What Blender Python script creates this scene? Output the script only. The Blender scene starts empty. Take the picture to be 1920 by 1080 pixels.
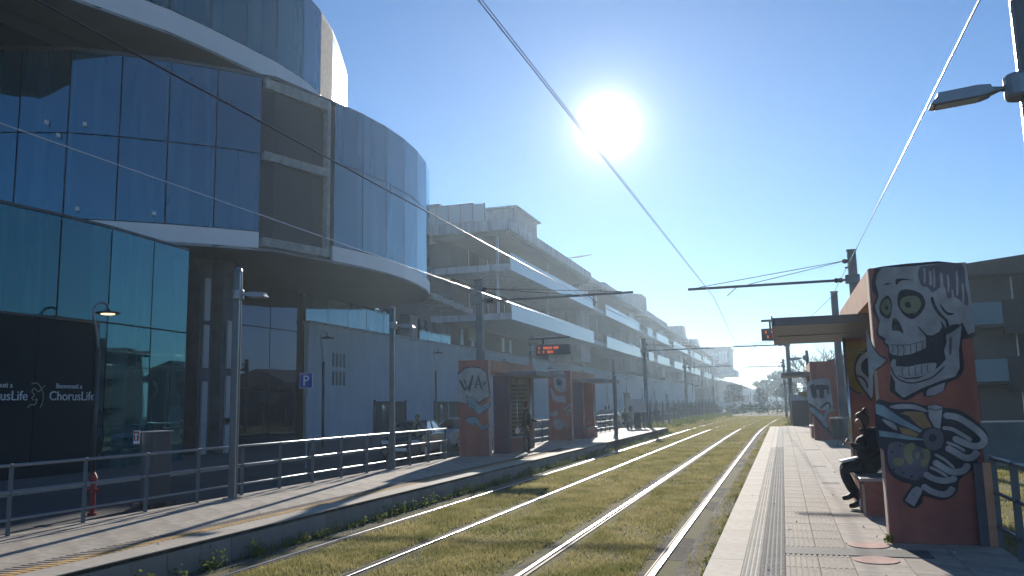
import bpy, bmesh, math, random, json
import numpy as np
from mathutils import Vector, Matrix
from mathutils.geometry import tessellate_polygon
random.seed(7); rng = np.random.default_rng(7)
R = math.radians
scene = bpy.context.scene
col = scene.collection

# ---------------------------------------------------------------- camera, sky, sun, exposure
cam_d = bpy.data.cameras.new('camera'); cam = bpy.data.objects.new('camera', cam_d); col.objects.link(cam)
F_PX = 1550.0
fw = Vector((507, -210, -F_PX)).normalized()          # track direction seen in camera axes
up = Vector((-225, 10940, -F_PX)); up = (up - fw * fw.dot(up)).normalized()
rt = fw.cross(up)
M = Matrix((rt, fw, up)).to_4x4()                       # rows = world axes in camera space -> camera-to-world rotation
M.translation = Vector((0, 0, 1.6))
cam.matrix_world = M
cam_d.sensor_width = 36; cam_d.lens = F_PX / 1920 * 36; cam_d.clip_start = .1; cam_d.clip_end = 8000
scene.camera = cam

SUN_EL, SUN_AZ = 18.95, -10.7                           # degrees; azimuth from the track direction (+Y), negative to the left
S = Vector((math.sin(R(SUN_AZ)) * math.cos(R(SUN_EL)), math.cos(R(SUN_AZ)) * math.cos(R(SUN_EL)), math.sin(R(SUN_EL))))
world = bpy.data.worlds.new('World'); scene.world = world; world.use_nodes = True
nt = world.node_tree; N = nt.nodes; L = nt.links; N.clear()
out = N.new('ShaderNodeOutputWorld'); bg = N.new('ShaderNodeBackground'); sky = N.new('ShaderNodeTexSky')
sky.sky_type = 'NISHITA'; sky.sun_disc = False; sky.sun_elevation = R(SUN_EL); sky.sun_rotation = R(SUN_AZ)
sky.altitude = 200; sky.air_density = 1.0; sky.dust_density = .0; sky.ozone_density = 4.5
bg.inputs[1].default_value = .09
tn = N.new('ShaderNodeVectorMath'); tn.operation = 'MULTIPLY'; tn.inputs[1].default_value = (.87, .96, 1.06)
L.new(sky.outputs[0], tn.inputs[0]); L.new(tn.outputs[0], bg.inputs[0])
# the visible sun with its aureole, added to the sky around the sun's own direction
tc = N.new('ShaderNodeTexCoord'); dt = N.new('ShaderNodeVectorMath'); dt.operation = 'DOT_PRODUCT'; dt.inputs[1].default_value = S
L.new(tc.outputs['Generated'], dt.inputs[0])
ac = N.new('ShaderNodeMath'); ac.operation = 'ARCCOSINE'; L.new(dt.outputs['Value'], ac.inputs[0])
def mth(op, a, b=None, c=None):
    n = N.new('ShaderNodeMath'); n.operation = op
    for i, v in enumerate((a, b, c)):
        if v is None: continue
        if isinstance(v, (int, float)): n.inputs[i].default_value = v
        else: L.new(v, n.inputs[i])
    return n.outputs[0]
ang = mth('DIVIDE', ac.outputs[0], R(1))
disc = mth('MULTIPLY', mth('EXPONENT', mth('MULTIPLY', mth('POWER', mth('DIVIDE', ang, 1.0), 1.6), -1)), 5.0)
glow = mth('MULTIPLY', mth('EXPONENT', mth('DIVIDE', ang, -1.7)), 1.0)
glow2 = mth('MULTIPLY', mth('EXPONENT', mth('DIVIDE', ang, -8.0)), .12)
tot = mth('ADD', disc, mth('ADD', glow, glow2))
bg2 = N.new('ShaderNodeBackground'); bg2.inputs[0].default_value = (1, .97, .93, 1); L.new(tot, bg2.inputs[1])
add = N.new('ShaderNodeAddShader'); L.new(bg.outputs[0], add.inputs[0]); L.new(bg2.outputs[0], add.inputs[1]); L.new(add.outputs[0], out.inputs[0])

sl = bpy.data.lights.new('sun', 'SUN'); sl.energy = 5.0; sl.angle = R(.5); sl.color = (1, .93, .83)
so = bpy.data.objects.new('sun', sl); col.objects.link(so); so.rotation_euler = S.to_track_quat('Z', 'Y').to_euler()
vs = scene.view_settings; vs.view_transform = 'Standard'; vs.look = 'None'; vs.exposure = .38; vs.gamma = 1; vs.use_curve_mapping = False
scene.cycles.max_bounces = 6; scene.cycles.volume_bounces = 0; scene.cycles.transparent_max_bounces = 6
scene.cycles.sample_clamp_indirect = 6; scene.cycles.caustics_reflective = False; scene.cycles.caustics_refractive = False
HAZE = .00058

# ---------------------------------------------------------------- materials
MATS = {}
def mat(name, c=(.5, .5, .5), rough=.7, metal=0, noise=None, bump=None, rnd=0, emit=None, spec=.4, c2=None, dirt=None, streak=0):
    """c base colour; noise=(scale, amount) value variation; c2 second colour mixed by noise; bump=(scale,strength); rnd per-object value jitter"""
    if name in MATS: return MATS[name]
    m = bpy.data.materials.new(name); m.use_nodes = True; t = m.node_tree; n = t.nodes; l = t.links
    b = n['Principled BSDF']; b.inputs['Base Color'].default_value = (*c, 1); b.inputs['Roughness'].default_value = rough
    b.inputs['Metallic'].default_value = metal; b.inputs['Specular IOR Level'].default_value = spec
    co = n.new('ShaderNodeTexCoord')
    cur = None
    if noise or c2:
        tx = n.new('ShaderNodeTexNoise'); tx.inputs['Scale'].default_value = (noise or (3, .3))[0]; tx.inputs['Detail'].default_value = 6; tx.inputs['Roughness'].default_value = .65
        l.new(co.outputs['Object'], tx.inputs['Vector'])
        mr = n.new('ShaderNodeMapRange'); mr.inputs[1].default_value = .3; mr.inputs[2].default_value = .7
        l.new(tx.outputs['Fac'], mr.inputs[0])
        if c2:
            mx = n.new('ShaderNodeMix'); mx.data_type = 'RGBA'; mx.inputs[6].default_value = (*c, 1); mx.inputs[7].default_value = (*c2, 1)
            l.new(mr.outputs[0], mx.inputs[0]); cur = mx.outputs[2]
        else:
            a = noise[1]; mr.inputs[3].default_value = 1 - a; mr.inputs[4].default_value = 1 + a * .6
            hs = n.new('ShaderNodeHueSaturation'); hs.inputs['Color'].default_value = (*c, 1); l.new(mr.outputs[0], hs.inputs['Value']); cur = hs.outputs[0]
    if dirt:
        tx2 = n.new('ShaderNodeTexNoise'); tx2.inputs['Scale'].default_value = dirt[0]; tx2.inputs['Detail'].default_value = 3
        l.new(co.outputs['Object'], tx2.inputs['Vector'])
        mr2 = n.new('ShaderNodeMapRange'); mr2.inputs[1].default_value = .4; mr2.inputs[2].default_value = .65; mr2.inputs[3].default_value = 1; mr2.inputs[4].default_value = 1 - dirt[1]
        l.new(tx2.outputs['Fac'], mr2.inputs[0])
        h2 = n.new('ShaderNodeHueSaturation'); h2.inputs['Color'].default_value = (*c, 1); l.new(mr2.outputs[0], h2.inputs['Value'])
        if cur: l.new(cur, h2.inputs['Color'])
        cur = h2.outputs[0]
    if streak:
        mp = n.new('ShaderNodeMapping'); mp.inputs['Scale'].default_value = (1, 1, .07); l.new(co.outputs['Object'], mp.inputs['Vector'])
        tx4 = n.new('ShaderNodeTexNoise'); tx4.inputs['Scale'].default_value = 3.5; tx4.inputs['Detail'].default_value = 4; l.new(mp.outputs[0], tx4.inputs['Vector'])
        mr4 = n.new('ShaderNodeMapRange'); mr4.inputs[1].default_value = .45; mr4.inputs[2].default_value = .7; mr4.inputs[3].default_value = 1; mr4.inputs[4].default_value = 1 - streak; l.new(tx4.outputs['Fac'], mr4.inputs[0])
        h4 = n.new('ShaderNodeHueSaturation'); h4.inputs['Color'].default_value = (*c, 1); l.new(mr4.outputs[0], h4.inputs['Value'])
        if cur: l.new(cur, h4.inputs['Color'])
        cur = h4.outputs[0]
    if rnd:
        oi = n.new('ShaderNodeObjectInfo'); m3 = n.new('ShaderNodeMapRange'); m3.inputs[3].default_value = 1 - rnd; m3.inputs[4].default_value = 1 + rnd
        l.new(oi.outputs['Random'], m3.inputs[0])
        h3 = n.new('ShaderNodeHueSaturation'); h3.inputs['Color'].default_value = (*c, 1); l.new(m3.outputs[0], h3.inputs['Value'])
        if cur: l.new(cur, h3.inputs['Color'])
        cur = h3.outputs[0]
    if cur: l.new(cur, b.inputs['Base Color'])
    if bump:
        tb = n.new('ShaderNodeTexNoise'); tb.inputs['Scale'].default_value = bump[0]; tb.inputs['Detail'].default_value = 5
        l.new(co.outputs['Object'], tb.inputs['Vector'])
        bp = n.new('ShaderNodeBump'); bp.inputs['Strength'].default_value = bump[1]; bp.inputs['Distance'].default_value = .02
        l.new(tb.outputs['Fac'], bp.inputs['Height']); l.new(bp.outputs[0], b.inputs['Normal'])
    if emit:
        b.inputs['Emission Color'].default_value = (*emit[0], 1); b.inputs['Emission Strength'].default_value = emit[1]
    MATS[name] = m; return m

def glass(name, tint, body, ior=1.9, wav=.01, rough=.015):
    """coated facade glass: tinted mirror over a dark body, slightly wavy, every pane a little different"""
    m = bpy.data.materials.new(name); m.use_nodes = True; t = m.node_tree; n = t.nodes; l = t.links
    n.remove(n['Principled BSDF']); o = n['Material Output']
    df = n.new('ShaderNodeBsdfDiffuse'); gl = n.new('ShaderNodeBsdfGlossy'); fr = n.new('ShaderNodeFresnel'); mx = n.new('ShaderNodeMixShader')
    fr.inputs['IOR'].default_value = ior; gl.inputs['Roughness'].default_value = rough; gl.inputs['Color'].default_value = (*tint, 1)
    oi = n.new('ShaderNodeObjectInfo'); mr = n.new('ShaderNodeMapRange'); mr.inputs[3].default_value = .7; mr.inputs[4].default_value = 1.3; l.new(oi.outputs['Random'], mr.inputs[0])
    hs = n.new('ShaderNodeHueSaturation'); hs.inputs['Color'].default_value = (*body, 1); l.new(mr.outputs[0], hs.inputs['Value']); 
    cv = n.new('ShaderNodeTexCoord'); mp = n.new('ShaderNodeMapping'); mp.inputs['Scale'].default_value = (1.1, 1.1, .06); cn = n.new('ShaderNodeTexNoise'); cn.inputs['Scale'].default_value = 1.6; cn.inputs['Detail'].default_value = 2
    l.new(cv.outputs['Object'], mp.inputs['Vector']); l.new(mp.outputs[0], cn.inputs['Vector'])   # curtains and blinds behind the coating
    cr = n.new('ShaderNodeMapRange'); cr.inputs[1].default_value = .50; cr.inputs[2].default_value = .62; l.new(cn.outputs['Fac'], cr.inputs[0])
    cmx = n.new('ShaderNodeMix'); cmx.data_type = 'RGBA'; cmx.inputs[7].default_value = (body[0] * 1.3 + .006, body[1] * 1.5 + .008, body[2] * 1.5 + .008, 1)
    l.new(cr.outputs[0], cmx.inputs[0]); l.new(hs.outputs[0], cmx.inputs[6]); l.new(cmx.outputs[2], df.inputs['Color'])
    co = n.new('ShaderNodeTexCoord'); tb = n.new('ShaderNodeTexNoise'); tb.inputs['Scale'].default_value = .7; tb.inputs['Detail'].default_value = 1
    l.new(co.outputs['Object'], tb.inputs['Vector'])
    bp = n.new('ShaderNodeBump'); bp.inputs['Strength'].default_value = 1; bp.inputs['Distance'].default_value = wav
    l.new(tb.outputs['Fac'], bp.inputs['Height']); l.new(bp.outputs[0], gl.inputs['Normal'])
    l.new(fr.outputs[0], mx.inputs[0]); l.new(df.outputs[0], mx.inputs[1]); l.new(gl.outputs[0], mx.inputs[2]); l.new(mx.outputs[0], o.inputs[0])
    MATS[name] = m; return m

def leaf(name, c, c2, sc=.8, tr=.5):
    m = bpy.data.materials.new(name); m.use_nodes = True; t = m.node_tree; n = t.nodes; l = t.links
    n.remove(n['Principled BSDF']); o = n['Material Output']
    df = n.new('ShaderNodeBsdfDiffuse'); tl = n.new('ShaderNodeBsdfTranslucent'); mx = n.new('ShaderNodeMixShader'); mx.inputs[0].default_value = tr
    co = n.new('ShaderNodeTexCoord'); tx = n.new('ShaderNodeTexNoise'); tx.inputs['Scale'].default_value = sc; tx.inputs['Detail'].default_value = 7; tx.inputs['Roughness'].default_value = .7
    l.new(co.outputs['Object'], tx.inputs['Vector'])
    mr = n.new('ShaderNodeMapRange'); mr.inputs[1].default_value = .35; mr.inputs[2].default_value = .65; l.new(tx.outputs['Fac'], mr.inputs[0])
    cm = n.new('ShaderNodeMix'); cm.data_type = 'RGBA'; cm.inputs[6].default_value = (*c, 1); cm.inputs[7].default_value = (*c2, 1); l.new(mr.outputs[0], cm.inputs[0])
    for s in (df, tl): l.new(cm.outputs[2], s.inputs['Color'])
    l.new(df.outputs[0], mx.inputs[1]); l.new(tl.outputs[0], mx.inputs[2]); l.new(mx.outputs[0], o.inputs[0])
    MATS[name] = m; return m

# ---------------------------------------------------------------- mesh helpers
class MB:
    def __init__(s): s.v = []; s.f = []; s.m = []; s.k = 0
    def mi(s, k): s.k = k; return s
    def poly(s, pts):
        b = len(s.v); s.v += [tuple(p) for p in pts]; s.f.append(tuple(range(b, b + len(pts)))); s.m.append(s.k); return s
    def box(s, x0, x1, y0, y1, z0, z1):
        if x0 > x1: x0, x1 = x1, x0
        if y0 > y1: y0, y1 = y1, y0
        if z0 > z1: z0, z1 = z1, z0
        b = len(s.v)
        s.v += [(x, y, z) for z in (z0, z1) for y in (y0, y1) for x in (x0, x1)]
        for q in ((0, 2, 3, 1), (4, 5, 7, 6), (0, 1, 5, 4), (2, 6, 7, 3), (0, 4, 6, 2), (1, 3, 7, 5)):
            s.f.append(tuple(b + i for i in q)); s.m.append(s.k)
        return s
    def prism(s, poly, z0, z1, ax='z'):
        """poly in the plane normal to ax, extruded from z0 to z1 along ax"""
        P = {'z': lambda a, b, c: (a, b, c), 'y': lambda a, b, c: (a, c, b), 'x': lambda a, b, c: (c, a, b)}[ax]
        n = len(poly); b = len(s.v)
        s.v += [P(a, c, z0) for a, c in poly] + [P(a, c, z1) for a, c in poly]
        for i in range(n):
            j = (i + 1) % n; s.f.append((b + i, b + j, b + n + j, b + n + i)); s.m.append(s.k)
        for tri in tessellate_polygon([[Vector((a, c, 0)) for a, c in poly]]):
            s.f.append(tuple(b + i for i in tri)); s.m.append(s.k); s.f.append(tuple(b + n + i for i in reversed(tri))); s.m.append(s.k)
        return s
    def tube(s, pts, r, n=6, cap=True):
        pts = [Vector(p) for p in pts]; rr = r if isinstance(r, (list, tuple)) else [r] * len(pts); b = len(s.v)
        ref = None
        for i, p in enumerate(pts):
            d = (pts[min(i + 1, len(pts) - 1)] - pts[max(i - 1, 0)]).normalized()
            if ref is None: ref = d.orthogonal().normalized()
            ref = (ref - d * ref.dot(d)).normalized(); w = d.cross(ref)
            for k in range(n):
                a = 2 * math.pi * (k + .5) / n; s.v.append(tuple(p + (ref * math.cos(a) + w * math.sin(a)) * rr[i]))
        for i in range(len(pts) - 1):
            for k in range(n):
                j = (k + 1) % n; s.f.append((b + i * n + k, b + i * n + j, b + (i + 1) * n + j, b + (i + 1) * n + k)); s.m.append(s.k)
        if cap:
            s.f.append(tuple(b + k for k in reversed(range(n)))); s.m.append(s.k)
            e = b + (len(pts) - 1) * n; s.f.append(tuple(e + k for k in range(n))); s.m.append(s.k)
        return s
    def lathe(s, c, prof, n=12, ax='z'):
        c = Vector(c); b = len(s.v)
        for r, h in prof:
            for k in range(n):
                a = 2 * math.pi * k / n
                o = {'z': (r * math.cos(a), r * math.sin(a), h), 'x': (h, r * math.cos(a), r * math.sin(a)), 'y': (r * math.cos(a), h, r * math.sin(a))}[ax]
                s.v.append(tuple(c + Vector(o)))
        for i in range(len(prof) - 1):
            for k in range(n):
                j = (k + 1) % n; s.f.append((b + i * n + k, b + i * n + j, b + (i + 1) * n + j, b + (i + 1) * n + k)); s.m.append(s.k)
        s.f.append(tuple(b + k for k in reversed(range(n)))); s.m.append(s.k)
        e = b + (len(prof) - 1) * n; s.f.append(tuple(e + k for k in range(n))); s.m.append(s.k)
        return s
    def build(s, name, mats, parent=None, smooth=False, bev=0):
        if not isinstance(mats, (list, tuple)): mats = [mats]
        o0 = world_loc(parent) if parent else Vector((0, 0, 0))
        me = bpy.data.meshes.new(name); me.from_pydata([tuple(Vector(v) - o0) for v in s.v], [], s.f)
        for m in mats: me.materials.append(MATS[m] if isinstance(m, str) else m)
        me.polygons.foreach_set('material_index', s.m)
        bm = bmesh.new(); bm.from_mesh(me); bmesh.ops.recalc_face_normals(bm, faces=bm.faces); bm.to_mesh(me); bm.free()
        if smooth: me.polygons.foreach_set('use_smooth', [True] * len(me.polygons))
        o = bpy.data.objects.new(name, me); col.objects.link(o)
        if parent: o.parent = parent
        if bev:
            md = o.modifiers.new('bevel', 'BEVEL'); md.width = bev; md.segments = 2; md.limit_method = 'ANGLE'; md.angle_limit = R(40)
        return o
def world_loc(o):
    v = Vector((0, 0, 0))
    while o: v += o.location; o = o.parent
    return v
def tag(o, label=None, cat=None, group=None, kind=None):
    if label: o['label'] = label
    if cat: o['category'] = cat
    if group: o['group'] = group
    if kind: o['kind'] = kind
    return o
def thing(name, label, cat, loc=(0, 0, 0), group=None):
    o = bpy.data.objects.new(name, None); o.empty_display_size = .2; col.objects.link(o); o.location = loc
    return tag(o, label, cat, group)
KIDS = {}
def copy_tree(o, parent=None):
    c = o.copy(); col.objects.link(c); c.parent = parent
    for ch in list(o.children): copy_tree(ch, c)
    return c
def dup(o, loc, label, rz=None):
    c = copy_tree(o); c.location = loc
    if rz is not None: c.rotation_euler.z = rz
    c['label'] = label
    return c
def B(name, m, x0, x1, y0, y1, z0, z1, parent=None, bev=0):
    return MB().box(x0, x1, y0, y1, z0, z1).build(name, m, parent, bev=bev)
def inst(o, loc, parent=None):
    c = o.copy(); col.objects.link(c); c.parent = parent if parent else o.parent; c.location = loc; return c
def spline(pts, k=4, closed=False):
    P = [Vector(p) for p in pts]; n = len(P); outp = []
    rngi = range(n) if closed else range(n - 1)
    for i in rngi:
        if closed: a, b, c, d = P[i - 1], P[i], P[(i + 1) % n], P[(i + 2) % n]
        else: a, b, c, d = P[max(i - 1, 0)], P[i], P[i + 1], P[min(i + 2, n - 1)]
        for j in range(k):
            t = j / k
            outp.append(.5 * ((2 * b) + (c - a) * t + (2 * a - 5 * b + 4 * c - d) * t * t + (3 * b - a - 3 * c + d) * t ** 3))
    if not closed: outp.append(P[-1])
    return outp

# plain materials
mat('asphalt', (.055, .057, .06), .85, noise=(6, .3), bump=(60, .3), dirt=(.4, .3))
mat('plaza', (.10, .10, .105), .8, noise=(2, .2), bump=(30, .2))
mat('soil', (.085, .07, .035), .95, noise=(5, .5), c2=(.07, .085, .02), bump=(25, .8))
mat('lawn_soil', (.17, .17, .065), .95, spec=.1, noise=(1.6, .5), c2=(.20, .165, .10), bump=(20, .8))
mat('far_ground', (.06, .07, .045), 1, spec=0, noise=(.05, .4), c2=(.07, .09, .04))
mat('concrete', (.30, .285, .265), .85, noise=(2.5, .22), bump=(40, .25), rnd=.10, dirt=(1.2, .25))
mat('old_concrete', (.15, .135, .115), .95, spec=.1, noise=(5, .3), c2=(.065, .055, .035), bump=(30, .6), rnd=.14, dirt=(1.5, .4))
mat('coping', (.47, .41, .33), .8, spec=.28, noise=(12, .2), bump=(80, .25), rnd=.06, dirt=(1.0, .15))
mat('paver', (.42, .36, .29), .8, spec=.28, noise=(8, .25), bump=(60, .3), rnd=.10, dirt=(2.3, .28))
mat('ribbed', (.34, .29, .23), .8, spec=.28, noise=(9, .2), bump=(60, .3), rnd=.10, dirt=(1.1, .3))
mat('dark_tactile', (.13, .135, .13), .8, spec=.28, noise=(10, .25), rnd=.08, bump=(60, .3))
mat('white_tactile', (.50, .455, .37), .8, spec=.28, noise=(10, .2), rnd=.06, bump=(60, .3))
mat('yellow_tactile', (.70, .42, .14), .8, spec=.28, noise=(7, .35), rnd=.1, bump=(60, .3))
mat('dark_mark', (.06, .045, .04), .9, noise=(10, .3))
mat('dark_paver', (.10, .098, .095), .8, spec=.28, noise=(6, .3), rnd=.05)
mat('salmon_paint', (.50, .27, .21), .8, noise=(5, .25), bump=(60, .2))
mat('gravelly', (.20, .18, .16), .95, noise=(18, .5), bump=(50, 1), dirt=(2, .5))
mat('rail_steel', (.36, .355, .35), .34, 1, noise=(8, .08))
mat('rail_side', (.12, .09, .07), .7, .4, noise=(6, .4))
mat('galv', (.24, .27, .30), .42, .7, noise=(4, .15))
mat('rail_post', (.12, .14, .16), .55, .2)
mat('mast_paint', (.13, .145, .16), .5, .3, noise=(3, .2))
mat('dark_metal', (.07, .075, .085), .45, .5)
mat('wire', (.10, .09, .09), .35, .9)
mat('wire_bright', (.55, .55, .56), .25, 1)
mat('terracotta', (.44, .16, .105), .85, noise=(1.6, .28), dirt=(.9, .25), streak=.3, c2=(.30, .105, .10), bump=(35, .35))
mat('terracotta_pale', (.52, .27, .17), .85, noise=(3, .2), bump=(35, .3))
mat('wall_edge', (.56, .42, .34), .85, noise=(5, .3), bump=(35, .3))
for n_, c_ in dict(dark=(.05, .05, .065), bone=(.42, .41, .42), grey=(.17, .155, .18), eye=(.24, .25, .16), pale=(.33, .37, .38), steel=(.27, .37, .42), rust=(.33, .21, .11), iron=(.16, .15, .18), ochre=(.30, .27, .15), pink=(.55, .30, .28), yellow=(.32, .21, .06)).items():
    mat('paint_' + n_, c_, .8, noise=(4, .3), bump=(35, .3), dirt=(1.4, .22), streak=.28)
mat('canopy', (.16, .165, .17), .5, noise=(3, .15))
mat('canopy_pale', (.42, .43, .44), .55)
mat('navy_panel', (.035, .045, .10), .4)
mat('brick_box', (.30, .115, .085), .8, noise=(7, .3), bump=(40, .4))
mat('bench_top', (.30, .31, .32), .4, .6)
mat('white', (.78, .78, .77), .5)
mat('white_metal', (.74, .76, .80), .35, noise=(1.5, .06))
mat('black', (.02, .02, .022), .5)
mat('rubber', (.025, .025, .027), .85)
mat('hoarding', (.008, .020, .030), .9, noise=(1.2, .15), spec=.1)
mat('lettering', (.62, .66, .70), .6)
mat('emblem', (.25, .27, .22), .6)
mat('soffit', (.16, .17, .185), .8, noise=(.8, .12))
mat('band', (.72, .73, .76), .45, noise=(1, .05))
mat('shell', (.02, .03, .045), .6)
mat('louvre', (.042, .050, .095), .65, noise=(.8, .2))
mat('raw_concrete', (.30, .31, .32), .85, noise=(4, .35), bump=(20, .5))
mat('column', (.10, .11, .13), .75, noise=(3, .25))
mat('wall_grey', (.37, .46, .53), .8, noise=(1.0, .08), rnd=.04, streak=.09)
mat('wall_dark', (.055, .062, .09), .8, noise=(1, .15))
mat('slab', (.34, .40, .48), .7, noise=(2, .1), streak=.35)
mat('balustrade', (.33, .43, .53), .25, spec=.7)
mat('roof_unit', (.33, .34, .37), .75, noise=(2, .15), streak=.3)
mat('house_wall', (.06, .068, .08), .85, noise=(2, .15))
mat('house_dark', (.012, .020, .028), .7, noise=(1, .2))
mat('roof_tile', (.028, .03, .035), .8, noise=(8, .3))
mat('blind', (.10, .20, .25), .5)
mat('blue_wall', (.06, .09, .13), .6)
mat('garden_wall', (.10, .14, .15), .85, noise=(2, .2))
mat('sign_blue', (.012, .05, .32), .5)
mat('sign_white', (.8, .8, .8), .5)
mat('red', (.26, .018, .018), .5)
mat('grey_cab', (.075, .078, .085), .6, noise=(3, .15))
mat('led', (.1, .02, .01), .5, emit=((1, .16, .05), .6))
mat('lamp_glow', (.8, .6, .4), .5, emit=((1, .62, .30), 2.5))
mat('lens', (.5, .52, .55), .2)
mat('skin', (.42, .24, .17), .6)
mat('coat_black', (.009, .010, .015), .75, bump=(25, .4))
mat('trousers', (.012, .014, .022), .85)
mat('hair', (.055, .028, .018), .6, bump=(60, .6))
mat('shoe', (.015, .014, .014), .5)
mat('bag_white', (.7, .7, .7), .6, noise=(8, .2))
mat('jacket_dark', (.02, .022, .02), .8, bump=(25, .4))
mat('jeans', (.05, .055, .07), .85)
mat('car_dark', (.02, .03, .035), .25, spec=.7)
mat('car_silver', (.42, .44, .46), .3, .5)
mat('car_black', (.015, .016, .02), .25, spec=.7)
mat('car_glass', (.02, .025, .03), .05, spec=.9)
mat('hub', (.4, .4, .42), .35, .8)
mat('bark', (.10, .085, .075), .9, noise=(6, .3))
glass('facade_glass', (.34, .74, .98), (.008, .034, .055), 2.3, .012)
glass('facade_glass_teal', (.33, .80, .92), (.008, .045, .055), 2.3, .012)
glass('facade_glass_pale', (.52, .84, 1.0), (.03, .07, .10), 2.5, .006, .05)
glass('dark_glass', (.55, .70, .95), (.008, .012, .025), 1.9, .008)
leaf('grass_blade', (.19, .20, .06), (.50, .42, .20), 1.3, .5)
leaf('weed', (.08, .12, .03), (.20, .22, .07), 3, .5)
leaf('bush', (.035, .06, .02), (.09, .11, .03), 1, .35)
leaf('pine', (.02, .035, .02), (.05, .07, .03), 1, .25)
# ================================================================ SETTING
PL = -.36                                               # track-bed level; platforms are at 0
GZ = -.45                                               # street level beyond the left platform
def cx(y): return 0 if y < 45 else (y - 45) ** 2 / 2200.0
tag(MB().poly([(-700, -80, GZ - .06), (700, -80, GZ - .06), (700, 1400, GZ - .06), (-700, 1400, GZ - .06)]).build('ground', 'far_ground'), kind='structure')
tag(B('road', 'asphalt', -19.0, -11.9, -20, 300, GZ - .05, GZ), kind='structure')
sw = tag(B('sidewalk', 'plaza', -44, -19.15, -20, 300, GZ - .05, GZ + .12), kind='structure')
k = tag(B('kerb', 'coping', -19.15, -19.0, -20, 300, GZ - .05, GZ + .14), kind='structure')
tag(B('kerb', 'coping', -11.9, -11.75, -20, 300, GZ - .05, GZ + .14), kind='structure')
tag(B('verge', 'lawn_soil', -11.75, -10.2, -20, 300, GZ - .05, GZ + .1), kind='structure')
# track bed in strips that follow the slight bend
ys = [-20, 5, 20, 45, 55, 65, 75, 85, 95, 110, 130, 150, 180, 220]
m = MB()
for a, b in zip(ys, ys[1:]):
    m.poly([(-7.0 + cx(a), a, PL), (-.86 + cx(a), a, PL), (-.86 + cx(b), b, PL), (-7.0 + cx(b), b, PL)])
for a, b in zip(ys, ys[1:]):
    if a >= 55: m.poly([(-.86 + cx(a), a, PL), (2.5 + cx(a), a, PL - .02), (2.5 + cx(b), b, PL - .02), (-.86 + cx(b), b, PL)]).poly([(-10.3 + cx(a), a, PL - .03), (-7 + cx(a), a, PL), (-7 + cx(b), b, PL), (-10.3 + cx(b), b, PL - .03)])
tag(m.build('track_bed', 'lawn_soil'), kind='structure')
tag(B('lawn', 'lawn_soil', 2.2, 16, -15, 23.2, -.25, -.1), kind='structure')
tag(B('path', 'coping', 2.2, 16, 23.2, 24.0, -.25, -.07), kind='structure')

# ---------------- right platform, laid piece by piece near the camera
pr = tag(B('platform_right', 'old_concrete', -.80, 2.12, -6, 54, -.6, -.014), kind='structure')
def slab_mesh(name, m, w, l, h=.012, ribs=None, g=.0028, rib_m=None):
    b = MB().box(g, w - g, g, l - g, -h, 0)
    if ribs:
        kind, n, seg = ribs
        b.mi(1 if rib_m else 0)
        if kind == 'y':                                  # bars along the platform, cut in seg pieces
            for i in range(n):
                x = w * (i + .5) / n
                for j in range(seg):
                    y0 = l * (j + .18) / seg if seg > 1 else .012; y1 = l * (j + .82) / seg if seg > 1 else l - .012
                    b.box(x - w / n * .27, x + w / n * .27, y0, y1, -.001, .006)
        else:
            b.mi(1)
            for j in range(n):
                y = l * (j + .5) / n; b.box(.01, w - .01, y - .013, y + .013, -.001, .004)
    if rib_m: b.mi(2).box(w - .2, w - g, g, l - g, -.001, .0022)
    return b.build(name, [m] + ([rib_m, 'yellow_tactile'] if rib_m else []))
def lay(parent, name, m, x0, w, l, ya, yb, ribs=None, rib_m=None, rows_far=None, jig=.0006):
    src = slab_mesh(name, m, w, l, ribs=ribs, rib_m=rib_m); src.parent = parent
    y = ya; first = True
    while y < yb - .01:
        o = src if first else inst(src, (0, 0, 0))
        o.location = (x0, y, random.uniform(-jig, jig)); first = False; y += l
    if rows_far:                                         # farther on the joints are too fine to pick apart: one joined part
        b = MB(); yy = y
        while yy < rows_far - .01:
            b.box(x0 + .004, x0 + w - .004, yy + .004, yy + l * 2 - .004, -.012, 0); yy += 2 * l
        o = b.build(name.replace('slab', 'paving').replace('tile', 'paving'), m, parent); o['kind'] = 'stuff'
lay(pr, 'coping_slab', 'coping', -.81, .34, 1.0, 2, 34, rows_far=54)
lay(pr, 'tactile_slab', 'white_tactile', -.47, .17, .6, 2, 30.2, ribs=('y', 4, 10), rows_far=54)
lay(pr, 'dark_tactile_slab', 'dark_tactile', -.30, .23, .6, 2, 30.2, ribs=('y', 5, 9), rows_far=54)
for i, (x, w) in enumerate(((-.07, .315), (.245, .315))):
    lay(pr, 'ribbed_slab', 'ribbed', x, w, .6, 2.1, 26, ribs=('y', 6, 1), rows_far=54)
for x, w in ((.56, .5), (1.06, .5), (1.56, .56)):
    lay(pr, 'paving_slab', 'paver', x, w, .8, 2.2, 30, rows_far=54)
B('dark_paving_band', 'dark_paver', -.07, 1.35, 9.42, 9.86, -.03, .008, pr)
for i, (x, y) in enumerate(((.80, 10.12), (.79, 9.22))):
    c = MB().lathe((x, y, .0), [(.215, .004), (.213, .0075)], 28).build('painted_disc', 'salmon_paint', pr)
for (x, y, w) in ((.62, 17.2, .32), (.60, 21.5, .3), (.55, 28.5, .5)):
    B('guide_mark', 'white_tactile', x, x + w, y, y + .12, .0, .006, pr); B('guide_mark', 'white_tactile', x, x + w, y + .22, y + .34, .0, .006, pr)

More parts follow.
